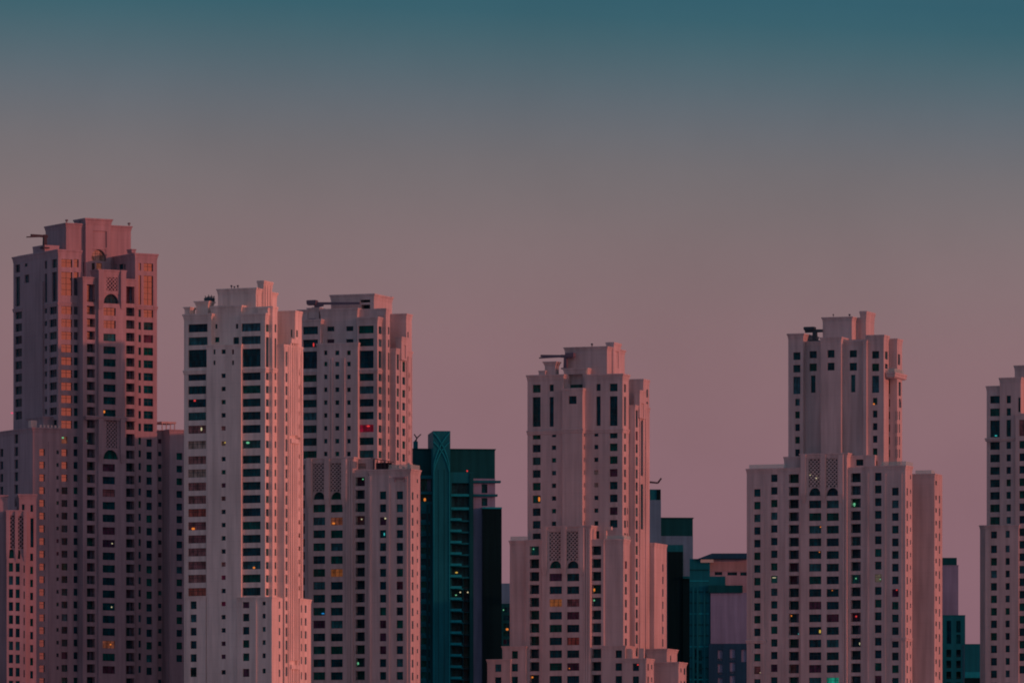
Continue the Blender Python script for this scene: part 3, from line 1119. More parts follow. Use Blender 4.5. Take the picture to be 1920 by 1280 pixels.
t3.blk(669.5, 707.5, 0, va, 594, xt=700, front=[(672.2, 700.4, t3_r + R(699.8, 14, 24, 7), 'w')],
       right=[(710, 715.5, [(612, 626), (636, 650), (658, 690)] + R(701, 13.5, 24, 7), 's')])
zb = t3.zf(690, 692.5, 0)
t3.band(t3.u(563, 0), t3.u(594, 0), 0, 3, zb, 1, .25)
t3.band(t3.u(672, 0), 0, 0, va, zb, 1, .25)
t3.box(-10, ub, va, vb, 0, t3.zs(728, 579, ub), out_=.35, right=[(727.5, 730, [(613, 627), (637, 651), (661, 693)] + R(703, 13, 24, 7), 's')])
t3.box(-10, uc, vb, vc, 0, t3.zs(748, 654, uc), cor=1.4, out_=.3,
       right=[(744, 748, [(661, 693)] + R(704, 15, 24, 11), 's'), (754.5, 759.7, [(678, 697)] + R(707, 14, 24, 11), 's'),
              (766.3, 770.8, [(667, 699)] + R(708.5, 15.5, 24, 11), 's')])
vd = t3.v(761.5, uc)
t3.box(-12, uc, vd, vc - .3, 0, t3.zf(755, 588, vd), cor=1.4, out_=.35, right=[(764, 766, [(622, 633)], 's')])
# flank gable with a carved panel
gv0, gv1 = t3.v(752.5, uc + .5), t3.v(763.5, uc + .5)
t3.box(uc - 1, uc + .5, gv0, gv1, t3.zs(757, 676, uc), t3.zs(757, 633, uc), cor=1.2, out_=.3, right=[(756.5, 761, [(647, 672)], 'n')])
t3.fins('right', uc, [750.5, 763], .6, 676, 872, .25)
# penthouse with a doorway
pu0, pu1, pz = t3.blk(620.5, 701, 4, 12, 551, xt=690, cor=1.4, zb=t3.zf(660, 610, 4),
                      front=[(676, 694, [(560.5, 567)], 'd'), (677, 694, [(571, 592)], 'd')])
t3.box(pu0 + 3, pu1 - .05, 15.9, t3.v(735.5, pu1), t3.zf(660, 610, 4), t3.zs(733, 558, pu1) + .2, cor=1.4)
t3.roofbox(578, 598, 2, 3, 577, 600, flare=.4)
t3.roofbox(560, 577, 2, 3, 580.5, 600, flare=.4)
t3.roofbox(707, 722, 3, 1.5, 578, 592, flare=.15)
# unseen rear block, added to shade the lower right of the tallest left tower
t3.box(-38, -12, 12, 50, 0, t3.zf(640, 765, 12), cor=1.2)
# portal and lower wings
pv = -4.0
prow = R(945.3, 14.6, 24.15, 14)
pu0, pu1, pz = t3.blk(577.4, 662, pv, 6, 857, xt=640, cor=1.4,
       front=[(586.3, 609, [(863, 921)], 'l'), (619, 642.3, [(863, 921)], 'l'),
              (587, 608.8, [(921.8, 936)], 'a'), (620, 641.8, [(921.8, 936)], 'a'),
              (587, 609.5, prow, 'w'), (620, 642.5, prow, 'w')])
t3.corbel_frame([580.5, 613.9, 645.5], 1.35, pv, 860, 950, .55)
t3.fins('front', pv, [651, 655.5, 660], 0.45, 862, 1290, .2)
t3.box(t3.u(563, pv + 2), t3.u(577, pv + 2), pv + 2, 8, 0, t3.zf(570, 862, pv + 2), cor=1.2, out_=.3, front=[(566.5, 571.5, R(866, 14, 24, 18), 'w')])
bu0, bu1, bz = t3.blk(661.5, 691, pv + .9, 6, 880.5, cor=1.1, out_=.25,
       front=[(666.5, 684, R(894, 16.8, 24.2, 17), 'b')])
t3.blk(661.8, 703, pv + 3.0, 4, 860, cor=1.1, out_=.3, front=[(662.5, 686, [(865.5, 879)], 'd')])
wv = pv - .3
wu0, wu1, wz = t3.blk(692, 769.5, wv, 6.7, 879, xt=760, cor=1.3, out_=.5,
       front=[(712, 724, R(920.7, 15, 24.15, 15), 'w'), (743.4, 755.6, R(920.5, 15, 24.15, 15), 'w')],
       right=[(772.2, 775.2, R(922, 14.5, 24.15, 15), 's'), (781.6, 783.8, [(898, 905)] + R(926, 7.5, 24.15, 15), 's')])
for xx in (693.5, 729, 762):
    t3.fins('front', wv, [xx], .55, 892, 1290, .18)
# carved bracket over the outer column of windows
b = MB()
x0, x1 = t3.u(737.5, wv), t3.u(760.5, wv)
zt, zl = t3.zf(749, 893.5, wv), t3.zf(749, 902, wv)
b.box(x0, x1, wv - .45, wv + .02, zt - .35, zt)
b.bar((x0 + .3, wv - .1, zl), (x0 + .9, wv - .1, zt), .25)
b.bar((x1 - .3, wv - .1, zl), (x1 - .9, wv - .1, zt), .25)
b.build('bracket', 'plaster_dimmed', t3.root)
t3.rail(wu0 + 5, wu1, wv + .5, wz, 1.2, 6)
b = MB()
b.bar((wu0 + .6, wv + 1.5, wz + 2.9), (wu0 + 5.6, wv + 1.0, wz + 2.0), 3.0, .15)
for k in range(5):
    b.box(wu0 + .8 + k * 1.0, wu0 + 1.0 + k * 1.0, wv + .6, wv + .8, wz, wz + 2.6 - .15 * k)
b.box(wu0 + .8, wu0 + 5.0, wv + 2.6, wv + 2.7, wz, wz + 1.9)
b.build('terrace_pergola', 'crane_grey', t3.root)
b = MB()
b.box(wu1 - 1.2, wu1 - .6, wv + 1, wv + 3, wz, wz + 1.6)
b.build('roof_block', 'plaster_pale', t3.root)

# ================================================================== fourth tower
t4 = Tower('apartment_tower', 'cream stepped tower in the middle with crane over its roof and two lattice panels', 1167, 2012, 20.5)
va, ub_, vb_, uc, vc = t4.steps(0.0, 0.0, [1179, 1179.6, 1180, 1190.5, 1218])
l_rows = R(833.2, 14.4, 23.8, 7)
t4.blk(989, 1056, 0, 14, 702.5, xt=1020,
       front=[(998.7, 1013.6, [(721, 735.8), (744.3, 799.6), (809.3, 823.4)] + l_rows + [(999.5, 1010)], 'w'),
              (1030.3, 1038.2, [(720.6, 733.4), (743.8, 799.6)], 'w'),
              (1034.6, 1042.6, [(810.8, 819.2)] + R(834.6, 8.4, 23.75, 7), 'w')])
t4.blk(1058, 1101, 1.8, 12, 690, cor=1.5, front=[(1066, 1092.5, [(698, 720)], 'N'), (1069, 1092.5, [(720.5, 728.2)], 'w')])
cu0, cu1, cz = t4.blk(1054.5, 1092, -1.9, 6, 727.5, cor=1.9, out_=.4, front=[(1066.3, 1081, [(742.3, 757)], 'w')],
       right=[(1094.8, 1096.4, R(810, 8.5, 23.7, 9), 's')])
t4.blk(1097, 1167, 0, va, 701, xt=1140,
       front=[(1118, 1126, [(719.6, 732.4), (742.8, 798)], 'w'), (1143.2, 1157.8, [(719, 733.4), (742.5, 798), (807.8, 821.4)] + R(831, 14.4, 23.85, 7), 'w'),
              (1114, 1121.8, [(809.7, 818)] + R(833.5, 8.2, 23.8, 7), 'w'), (1112, 1123.5, [(995, 1009)], 'w')],
       right=[(1170.2, 1173.7, [(720, 735), (743.5, 798), (808.6, 822)] + R(832.3, 14, 23.8, 7) + [(999, 1002.5)], 's'),
              (1175.8, 1177.3, R(951.5, 12.5, 23.8, 3), 's')])
zb = t4.zf(1140, 806, 0)
for a, c in ((989, 1054), (1098, 1167)):
    t4.band(t4.u(a, 0), t4.u(c, 0), 0, va, zb + .3, 1.1, .25)
t4.band(cu0, cu1, -1.9, 0, t4.zf(1075, 806, -1.9) + .3, 1.1, .2)
t4.box(-10, uc, vb_ , vc, 0, t4.zs(1195, 760, uc), cor=1.2, out_=.3,
       right=[(1192, 1195.8, [(768, 801)] + R(808.6, 16.5, 23.8, 18), 's'), (1201.5, 1208.5, [(787, 892)], 'a'),
              (1201.5, 1208.5, [(907.5, 992)], 's'),
              (1211.8, 1215.8, [(772.5, 806)] + R(812.5, 16.5, 23.8, 18), 's')])
t4.fins('right', uc, [1199, 1210], .5, 768, 1230, .25)
gv0, gv1 = t4.v(1199.5, uc + .45), t4.v(1210.5, uc + .45)
t4.box(uc - 1, uc + .45, gv0, gv1, t4.zs(1205, 785, uc), t4.zs(1205, 733, uc), cor=1.1, out_=.25, right=[(1202.5, 1207.5, [(756, 782)], 'n')])
vd = t4.v(1206, uc)
t4.box(-12, uc - .02, vd, vc - .2, 0, t4.zf(1195, 710.5, vd), cor=1.4, out_=.3, right=[(1212, 1215, [(730, 745), (753, 757)], 's')])
# penthouse
pu0, pu1, pz = t4.blk(1059, 1138, 4, 7, 649.5, xt=1125, cor=1.0, zb=t4.zf(1100, 720, 4))
t4.box(pu0 + 1, pu1 - .03, 10.9, t4.v(1171.5, pu1), t4.zf(1100, 720, 4), t4.zs(1168, 656.5, pu1), cor=1.1)
k0, k1 = t4.v(1150, pu1 + .5), t4.v(1163, pu1 + .5)
t4.box(pu1 - 1.2, pu1 + .5, k0, k1, t4.zf(1100, 720, 4), t4.zs(1156, 643, pu1 + .5), cor=2.0, out_=.5,
       right=[(1153.5, 1160, [(658.5, 689.5)], 'n')])
t4.roofbox(1021.5, 1041.5, 2, 2.5, 677.7, 703, flare=.5)
t4.roofbox(1010, 1022, 1, 1, 694.5, 703, flare=.1)
# portal and lower wings
pv = -4.2
prow = R(1074.6, 14.2, 23.95, 10)
pu0, pu1, pz = t4.blk(1016, 1107, pv, 6, 985.5, xt=1060, cor=1.4,
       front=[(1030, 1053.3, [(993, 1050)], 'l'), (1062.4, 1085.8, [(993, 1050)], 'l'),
              (1030.3, 1052.5, [(1050.8, 1065)], 'a'), (1063, 1085.3, [(1050.8, 1065)], 'a'),
              (1030.2, 1053.5, prow, 'w'), (1063, 1086, prow, 'w')])
t4.corbel_frame([1021.5, 1057.7, 1090.5], 1.35, pv, 988, 1079, .55)
t4.fins('front', pv, [1096, 1100.5, 1105], .45, 990, 1290, .2)
t4.blk(986, 1017, pv + .8, 5, 1011.5, cor=1.1, out_=.3, front=[(993.2, 1011, R(1023.4, 17.2, 24.1, 12), 'b')])
t4.blk(955.7, 987, pv + 1.6, 9, 1013, cor=1.2, out_=.4)
t4.rail(t4.u(956.5, pv + 2), t4.u(988, pv + 2), pv + 2.2, t4.zf(970, 1013, pv + 1.6), 1.1)
t4.blk(1106, 1132, pv + .8, 5, 1011, cor=1.1, out_=.3, front=[(1109.7, 1127.2, R(1023, 17, 24.1, 12), 'b')])
wu0, wu1, wz = t4.blk(1131.5, 1168.5, pv + 1.2, 4.9, 1010.5, xt=1150, cor=1.3, out_=.4,
       right=[(1171.8, 1175.5, R(1051.5, 14, 24.1, 7), 's')])
t4.rail(wu0, wu1, pv + 1.6, wz, 1.0, 5)
# terrace arch on the roof of the right-hand lower wing
b = MB()
uu = t4.u(1133, pv + 1.4)
b.box(uu, uu + .5, pv + 1.4, pv + 2.2, wz, wz + 3.2)
b.box(uu, uu + 1.9, pv + 1.41, pv + 2.19, wz + 2.4, wz + 3.21)
b.build('terrace_arch', 'plaster_pale', t4.root)
# outer low wings
t4.blk(913.5, 957, pv - .5, 9, 1235.5, xt=935, cor=1.1, out_=.4, front=[(928, 940, R(1244.6, 14, 24, 3), 'w')])
t4.blk(942, 986, pv - .2, 8, 1211, xt=960, cor=1.0, out_=.4, front=[(959.3, 971, R(1219.6, 14.4, 24, 3), 'w')])
t4.blk(1128, 1172, pv - .2, 8, 1210, xt=1160, cor=1.0, out_=.4, front=[(1154, 1166, R(1218.4, 14.2, 24, 3), 'w')])
ru0, ru1, rz = t4.blk(1167, 1211, pv - .6, 6, 1234, xt=1195, cor=1.1, out_=.4, front=[(1186, 1198, R(1243, 14, 24, 3), 'w')],
       right=[(1214, 1216.4, R(1243.5, 13, 24, 3), 's'), (1221, 1223, R(1245, 9, 24, 3), 's')])
b = MB()
for xx in (1178, 1201):
    uu = t4.u(xx, pv)
    b.box(uu - .7, uu + .7, pv + .5, pv + 1.2, rz, rz + 2.6)
b.build('parapet_block', 'plaster_pale', t4.root)
# far flank wings
u2 = uc + 1.2
w0, w1 = t4.v(1218.5, u2), t4.v(1250, u2)
t4.box(uc - 10, u2, vc, w1, 0, t4.zs(1235, 1019, u2), cor=1.1, out_=.3,
       right=[(1222.8, 1224.8, R(1036, 9, 23.4, 9), 's'), (1241.7, 1244, R(1057, 14, 23.4, 8), 's')])
t4.blk(1212, 1250, 8, 8, 1216, xt=1240, cor=1.1, out_=.5, right=[(1256.5, 1258.5, [(1228, 1240)], 's')])
t4.blk(1218, 1272, 6.5, 6, 1241, xt=1260, cor=1.1, out_=.5,
       right=[(1276, 1278, R(1252, 8, 24, 2), 's'), (1282, 1285, R(1252, 12, 24, 2), 's')])

# ================================================================== fifth tower
t5 = Tower('apartment_tower', 'wide cream tower at right, slim shaft with T-shaped roof crane rising from broad base', 1657, 2025, 20.0)
va, ub, vb, uc, vc = t5.steps(0.0, 0.0, [1666.5, 1667, 1667.5, 1682, 1691.5])
t5.blk(1478, 1506, 0.0, 12, 625.5, xt=1485, cor=1.4,
       front=[(1487.3, 1500.7, [(660.3, 674.5), (684, 698), (706, 738.5)], 'w'), (1490.8, 1499.6, [(747.3, 760.2)] + R(771, 13, 23.6, 5), 'w')])
t5.blk(1506, 1540, 1.8, 10, 640, cor=1.2, out_=.4,
       front=[(1517.8, 1531.4, [(658, 671.3), (681.3, 695.5)], 'w'), (1520.5, 1529, [(703.6, 736)], 'w')])
u0, u1, z1 = t5.blk(1539, 1577, -1.4, 6, 632, cor=1.3, out_=.4, front=[(1551.4, 1564.7, [(656, 670.3), (679.8, 694.2)], 'w')])
t5.blk(1580, 1620, .6, 8, 639, cor=1.2, out_=.35,
       front=[(1593, 1606.7, [(656.4, 669.7), (680, 694.7)], 'w'), (1595.5, 1603.8, [(702.5, 735)], 'w')])
# lit pilaster return beside it
u0, u1, z1 = t5.blk(1624, 1657, 0, va, 628, xt=1640, cor=1.4, out_=.4,
       front=[(1634.8, 1648.3, [(658, 672), (681.4, 695.8), (704, 736)], 'w'), (1636.4, 1645, [(745.5, 758.5)] + R(769.2, 13.2, 23.6, 5), 'w')],
       right=[(1659.5, 1664.5, [(659, 673.5), (682, 691)], 's')])
t5.blk(1618.5, 1624.5, -.9, 5, 637.5, cor=1.0, out_=.2, right=[(1620.6, 1622.8, [(658, 666), (682, 696), (704, 737), (747, 755)] + R(770, 8, 23.6, 4), 's')])
t5.box(-10, uc, vb, vc, 0, t5.zf(1675, 634.8, vb), cor=1.4, out_=.35,
       front=[(1664, 1668.5, [(711, 738), (748, 762)] + R(771.5, 14, 23.6, 5), 's')],
       right=[(1683.8, 1687.8, [(664, 684)], 's'), (1685, 1689, [(716, 742)], 's'), (1685.5, 1690, [(747, 764)], 'a'),
              (1681.2, 1683.2, R(771, 16, 23.6, 5), 's'), (1685.5, 1687.5, R(771, 16, 23.6, 5), 's')])
# balcony ledge
lv, lu = vb - 3.5, uc + 0.5
zt, zb = t5.zf(1668, 697.5, lv), t5.zf(1668, 708, lv)
b = MB()
b.ring(t5.u(1661, lv), lu, lv, t5.v(1700, lu), [(zb, -.35), (zb + .3, 0), (zb + .9, 0), (zb + .95, .12), (zt, .12)])
b.build('balcony', 'plaster', t5.root)
t5.rail(t5.u(1664, lv + .3), lu - .2, lv + .3, zt, 1.0, 8)
# penthouse
pu0, pu1, pz = t5.blk(1542.5, 1597, 4, 5, 593.8, xt=1590, cor=1.0, zb=t5.zf(1570, 650, 4))
t5.box(pu0 + 1, t5.u(1617, 8), 8, 16, t5.zf(1570, 650, 4), t5.zf(1610, 595.5, 8), cor=.8, out_=.2)
t5.box(t5.u(1615, 8), t5.u(1623.5, 7.4), 7.4, 14.5, t5.zf(1570, 650, 4), t5.zf(1619, 583.5, 7.4), cor=2.4, out_=.45)
# base: portal and wings
pv = -4.0
prow = R(937.6, 14.6, 23.7, 15)
pu0, pu1, pz = t5.blk(1501, 1588, pv, 6, 849.7, xt=1545, cor=1.3,
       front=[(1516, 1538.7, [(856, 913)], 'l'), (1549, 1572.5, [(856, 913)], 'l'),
              (1516.5, 1538.6, [(914, 929)], 'a'), (1549.5, 1572, [(914, 929)], 'a'),
              (1516.7, 1539.8, prow, 'w'), (1549.7, 1572.7, prow, 'w')])
t5.corbel_frame([1507, 1544, 1577], 1.35, pv, 852, 942, .55)
t5.fins('front', pv, [1582, 1586.5], .45, 853, 1290, .2)
t5.blk(1472, 1502, pv + .8, 5, 876.5, cor=1.0, out_=.25, front=[(1479, 1497.8, R(888.4, 16.6, 23.75, 17), 'b')])
t5.blk(1470, 1501, pv + 2.6, 5, 856, cor=1.1, out_=.3)
u0, u1, z1 = t5.blk(1400, 1472.5, pv + 1.2, 9, 878, xt=1440, cor=1.2, out_=.4,
       front=[(1413.9, 1425.9, R(916.4, 14.3, 23.72, 16), 'w'), (1445.5, 1457.7, R(889, 14, 23.72, 17), 'w')])
t5.fins('front', pv + 1.2, [1409.5, 1432.5], .35, 891, 1290, .12)
t5.rail(u0 + .5, u1, pv + 1.7, z1, 1.1)
t5.blk(1587.5, 1624, pv + .8, 5, 876, cor=1.0, out_=.25, front=[(1595.5, 1613.9, R(886.5, 17, 23.75, 17), 'b')])
t5.blk(1590, 1640, pv + 2.8, 5, 853.5, cor=1.0, out_=.25, front=[(1605, 1620, [(857.5, 872.5)], 'w')])
wu0, wu1, wz = t5.blk(1623.5, 1697.3, pv + .4, 6, 873, xt=1660, cor=1.2, out_=.4,
       front=[(1640.3, 1652.8, R(885.8, 15, 23.75, 17), 'w'), (1672.4, 1684.8, R(913.7, 14.6, 23.75, 16), 'w')],
       right=[(1700, 1702.2, R(914.5, 14, 23.75, 16), 's'), (1706.4, 1708.2, [(890, 898)] + R(917, 8, 23.75, 16), 's')])
t5.rail(wu0 + 4, wu1, pv + .9, wz, 1.1, 6)
t5.fins('front', pv + .4, [1627, 1659.5, 1690], .4, 887, 1290, .14)
bz = t5.zf(1660, 1195, pv)
t5.band(wu0 + 7, wu1, pv + .4, pv + 6, bz, .9, .25)
t5.band(u0, u0 + 5, pv + 1.2, pv + 6, bz, .9, .25)
# far wing: blank wall turned to us, windows on its flank
fu0, fu1, fz = t5.blk(1708, 1752, 9.0, 5, 888, xt=1740, cor=1.2, out_=.35,
       right=[(1754, 1756.5, [(901, 909)] + R(928.5, 8.5, 23.6, 16), 's'), (1760.5, 1763, R(928.5, 14.5, 23.6, 16), 's')])
t5.box(fu0, fu1 - .03, 13.9, t5.v(1767, fu1), 0, fz - .03, cor=0)
t5.rail(fu0 + 1, fu1 - 1, 9.6, fz, 1.0, 3)

# ================================================================== tower at the right edge
t6 = Tower('apartment_tower', 'cream tower cut off by the right edge of the view', 1900, 2050, 20.0)
t6.blk(1850, 1877, 0, 12, 723.5, xt=1855, cor=1.3, out_=.4,
       front=[(1856.5, 1876, [(742, 756), (765.5, 780), (787.7, 819.3)] + R(828.3, 14.4, 23.38, 7), 'w')])
t6.blk(1874.5, 1914, -.8, 12, 707.6, cor=1.3, out_=.4,
       front=[(1887, 1895.4, [(741.4, 755.6), (765, 779), (786.6, 818)] + R(828, 13, 23.38, 7), 'w'), (1909, 1913.5, [(745, 772)], 'w')])
t6.blk(1902.5, 1990, 3, 10, 685, xt=1910, cor=1.3, out_=.4)
t6.blk(1904, 1980, -1.8, 8, 775, xt=1910, cor=1.1, out_=.3,
       front=[(1911, 1925, [(786.6, 817)] + R(826, 14.5, 23.4, 19), 'w'), (1935, 1955, R(786.6, 14.5, 23.4, 20), 'w')])
t6.band(t6.u(1850, 0), t6.u(1904, 0), -.85, 10, t6.zf(1870, 821.5, 0), .8, .25)
t6.blk(1837.5, 1850, 4, 10, 984.5, xt=1840, cor=1.1, out_=.4)
t6.blk(1847, 1910, -2.2, 8, 984.5, xt=1860, cor=1.1, out_=.4,
       front=[(1857.5, 1869.2, [(995.5, 1008.8)] + R(1022, 14.2, 23.4, 12), 'w'), (1885, 1893.2, [(994.3, 1007.5)] + R(1022, 12.8, 23.4, 12), 'w')])

# ================================================================== teal office block between the third and fourth towers
b1 = Tower('office_block', 'dark teal office block with arched line ornament on its stair tower', 812, 2320, -6, wall='teal_dark')
b1.palette = [('glass', .6), ('glass_green', .4)]
b1.blk(774, 928, 6, 20, 841, xt=850, cor=.6, out_=.5, mat='teal_dark')
b1.blk(787, 813, 3, 12, 891, cor=0, mat='teal_panel',
       front=[(789, 810, [(897, 921), (926, 940)], 'b')] + [(789.5, 800, R(962 + 0, 15, 21.2, 16), 'w'), (803, 806.5, R(962, 15, 21.2, 16), 's')])
su0, su1, sz = b1.blk(812, 844.3, 0, 16, 807.5, xt=815, cor=0, mat='teal_panel')
# line ornament
orn = MB()
def stp(x, y):
    return (b1.u(x, -.12), -.12, b1.zf(x, y, -.12))
curves = []
n = 16
for sgn in (1, -1):
    for (ax, ay, bx, by, cxx, cyy) in ((844, 810, 813.5, 874, 820, 836), (844, 828, 813.5, 884, 822, 845)):
        pts = []
        for i in range(n + 1):
            t = i / n
            x = (1 - t) ** 2 * ax + 2 * t * (1 - t) * cxx + t * t * bx
            y = (1 - t) ** 2 * ay + 2 * t * (1 - t) * cyy + t * t * by
            if sgn < 0:
                x = 812 + 844.3 - x
            pts.append(stp(x, y))
        curves.append(pts)
for pts in curves:
    for i in range(n):
        orn.bar(pts[i], pts[i + 1], .3)
orn.bar(stp(813.5, 874), stp(813.5, 1290), .2)
orn.bar(stp(842.8, 874), stp(842.8, 1290), .2)
orn.build('line_ornament', 'teal_light', b1.root)
b1.blk(844.5, 887, 2.5, 14, 885, cor=0, mat='teal_panel',
       front=[(847, 879.5, [(905, 925), (929, 950)] + R(956.5, 18, 21.2, 6), 'd', 'curtain_teal'), (847, 868, R(1083.7, 18, 21.2, 11), 'd', 'curtain_teal'), (868.5, 882, R(1083.7, 20.8, 21.2, 11), 'd')])
for i in range(17):
    bb = MB()
    y = 974.5 + i * 21.2
    x0, x1 = b1.u(838, .8), b1.u(865.5, .8)
    z = b1.zf(850, y, .8)
    bb.box(x0, x1, .6, 3.2, z - .15, z + .15)
    bb.box(x0, x1, .6, .66, z + .15, z + .55)
    bb.build('balcony', 'teal_light', b1.root)
for y in (927.5, 952.5):
    bb = MB()
    z = b1.zf(860, y, 2.3)
    bb.box(b1.u(845.5, 2.3), b1.u(879.5, 2.3), 2.2, 3.5, z - .4, z + .25)
    bb.build('balcony', 'teal_light', b1.root)
b1.fins('front', 2.5, [884], 1.1, 886, 1290, .25)
for i in range(17):
    bb = MB()
    z = b1.zf(795, 955 + i * 21.2, 2.9)
    bb.box(b1.u(787.4, 2.9), b1.u(799, 2.9), 2.75, 3.2, z - .45, z + .35)
    bb.build('floor_band', 'teal_panel', b1.root)
b1.fins('front', 3, [801.5, 808.5], .5, 945, 1290, .2)
for xx in (822, 833):
    b1.fins('front', 0, [xx], .12, 880, 1290, .05)
b1.blk(886.5, 928.5, 4, 12, 897, cor=0, mat='grey_mauve', front=[(903, 914, [(907, 924), (933, 948)], 'w')])
for xr, y in ((939, 902.5), (933, 928)):
    bb = MB()
    z = b1.zf(910, y, 3.5)
    bb.box(b1.u(886, 3.2), b1.u(xr, 3.2), 3.0, 6, z - .3, z + .3)
    bb.build('roof_slab', 'teal_panel', b1.root)
b1.blk(905, 940.7, 1.5, 14, 953.5, cor=0, mat='black_glass')
bb = MB()
z = b1.zf(920, 952.5, 1.3)
bb.box(b1.u(904.6, 1.3), b1.u(941, 1.3), 1.2, 4, z - .1, z + .35)
bb.build('roof_edge', 'teal_light', b1.root)
b1.roofbox(776, 783.5, 7, 2, 827, 842, mat='teal_panel', name='plant_room')

# ================================================================== slab beyond, low
b0 = Tower('office_block', 'low grey-blue block seen in the gap left of the middle tower', 935, 2500, 0, wall='grey_blue')
b0.blk(930, 965, 0, 20, 1093, cor=0, mat='grey_blue')
b0.blk(928, 964, -3, 3, 1131, cor=.5, out_=.2, mat='teal_dark', front=[(944, 950, R(1138, 9, 15, 9), 'w'), (951, 956, R(1138, 9, 15, 9), 'w')])

# ================================================================== blocks between the fourth and fifth towers
b2 = Tower('office_block', 'grey-blue block with dark teal top band right of the middle tower', 1239, 2330, -4, wall='grey_blue')
b2.blk(1205, 1239, 0, 18, 917, xt=1230, cor=0, mat='teal_panel')
b2.blk(1204.8, 1239.3, -.4, 18, 937, xt=1230, cor=0, mat='grey_blue')
b2.blk(1231.5, 1238.5, -.3, 3, 917.5, cor=0, mat='black_glass', zb=b2.zf(1235, 936, 0))
b2.blk(1239.2, 1299, 2, 18, 970, xt=1270, cor=.5, out_=.5, mat='teal_dark')
b2.blk(1239.4, 1299.3, 1.5, 18, 1004.5, xt=1270, cor=0, mat='grey_blue', front=[(1252, 1281, [(1034, 1290)], 'n')])
b2.blk(1251, 1281, 1.2, 2, 1021, cor=0, mat='teal_panel')
b2.blk(1252.5, 1280.5, .8, 2, 1034, cor=0, mat='black_glass')
b2.blk(1281, 1293.5, -.5, 3, 1080, cor=.4, out_=.3, mat='teal_panel', zb=b2.zf(1287, 1084, 0))
b2.blk(1280.6, 1293.2, .3, 2, 1084.5, cor=0, mat='black_glass')

b3 = Tower('office_block', 'low teal block with sloping navy roof and slatted pink upper wall', 1330, 2280, 3, wall='teal_panel')
b3.palette = [('glass', 1.0)]
b3.blk(1293, 1331, -1, 16, 1047, xt=1310, cor=0, mat='teal_panel',
       front=[(1303, 1307, R(1216, 20, 25, 3), 's'), (1310, 1316, R(1218, 20, 25, 3), 's')])
b3.fins('front', -1, [1300, 1308, 1321], .5, 1100, 1290, .3)
for i in range(11):
    bb = MB()
    z = b3.zf(1312, 1068 + i * 20.5, -1.1)
    bb.box(b3.u(1293.3, -1.1), b3.u(1328.5, -1.1), -1.12, -.95, z - .18, z + .18)
    bb.build('floor_band', 'teal_light' if i % 3 == 1 else 'teal_dark', b3.root)
# sloping roof
rb = MB()
x0, x1, x2 = b3.u(1300, -1), b3.u(1335, -1), b3.u(1412, -1)
z0, z1_ = b3.zf(1300, 1049, -1), b3.zf(1335, 1037, -1)
zb = b3.zf(1335, 1047, -1)
for (ya, yb) in ((-1.6, 17),):
    P = [(x0, ya, z0 - .2), (x1, ya, z1_), (x2, ya, z1_), (x2, ya, zb), (x1, ya, zb), (x0 + 1.5, ya, zb - .2)]
    Q = [(p[0], yb, p[2]) for p in P]
    for i in range(6):
        j = (i + 1) % 6
        rb.quad(P[i], P[j], Q[j], Q[i])
    rb.quad(P[0], P[1], P[4], P[5])
    rb.quad(P[1], P[2], P[3], P[4])
rb.build('roof', 'navy_roof', b3.root)
b3.blk(1330, 1412, 0, 14, 1048, cor=0, mat='rose_grey',
       front=[(1340, 1354, [(1071.5, 1077.5)], 'w'), (1364, 1382, [(1072, 1078)], 'w'), (1388, 1402, [(1072, 1078.5)], 'w')])
for i in range(7):
    bb = MB()
    z = b3.zf(1365, 1055 + i * 2.35, -.1)
    bb.box(b3.u(1331, -.1), b3.u(1411, -.1), -.22, .05, z - .09, z + .09)
    bb.build('slat', 'plaster_rose', b3.root)
bb = MB()
za, zc = b3.zf(1325, 1048, -1.3), b3.zf(1325, 1054, -1.3)
bb.box(b3.u(1313.5, -1.3), b3.u(1338, -1.3), -1.4, -.6, zc, za)
bb.build('fascia', 'pale_metal', b3.root)
b3.blk(1329, 1360, -.8, 4, 1080, cor=0, mat='teal_panel')
b3.blk(1328, 1392.3, -2.2, 4, 1096.8, cor=0, mat='teal_dark', zb=b3.zf(1360, 1110.5, -2.2))
b3.blk(1332.4, 1412, -1.7, 4, 1110.7, cor=0, mat='grey_mauve')
b3.blk(1329, 1412, -2.0, 5, 1206, cor=0, mat='navy_roof',
       front=[(1346, 1355, R(1218, 20, 26, 3), 'b'), (1368.5, 1378.5, R(1216, 21, 25, 3), 'b'), (1390, 1400, [(1217, 1240)], 'w', 'lit_pale')])

# ================================================================== block between the fifth tower and the right edge
b4 = Tower('office_block', 'grey slab with dark roof box between the two right-hand cream towers', 1797, 2330, 2, wall='grey_blue')
b4.blk(1755, 1794, 1, 12, 1045, xt=1780, cor=0, mat='teal_dark')
b4.blk(1752, 1796.8, 0, 14, 1059, xt=1780, cor=.4, out_=.2, mat='grey_mauve')
b4.blk(1750, 1809.8, -2, 14, 1152.5, xt=1790, cor=.4, out_=.1, mat='teal_panel',
       front=[(1775, 1783.5, [(1163, 1206)], 'w'), (1793, 1801, [(1163, 1185), (1189, 1206)], 'w'),
              (1774.5, 1783.5, R(1217, 14, 20.5, 4), 'b'), (1793, 1801.5, R(1217, 14, 20.5, 4), 'b')])
b5 = Tower('office_block', 'low plain teal block at the foot of the right-edge tower', 1825, 2300, 0, wall='teal_panel')
b5.blk(1809, 1850, 0, 14, 1206.5, cor=.4, out_=.1, mat='teal_panel')
b5.blk(1809.5, 1850, -1, 3, 1259, cor=0, mat='teal_light')
b5.blk(1809, 1850, -1.5, 3, 1270, cor=0, mat='black_glass')


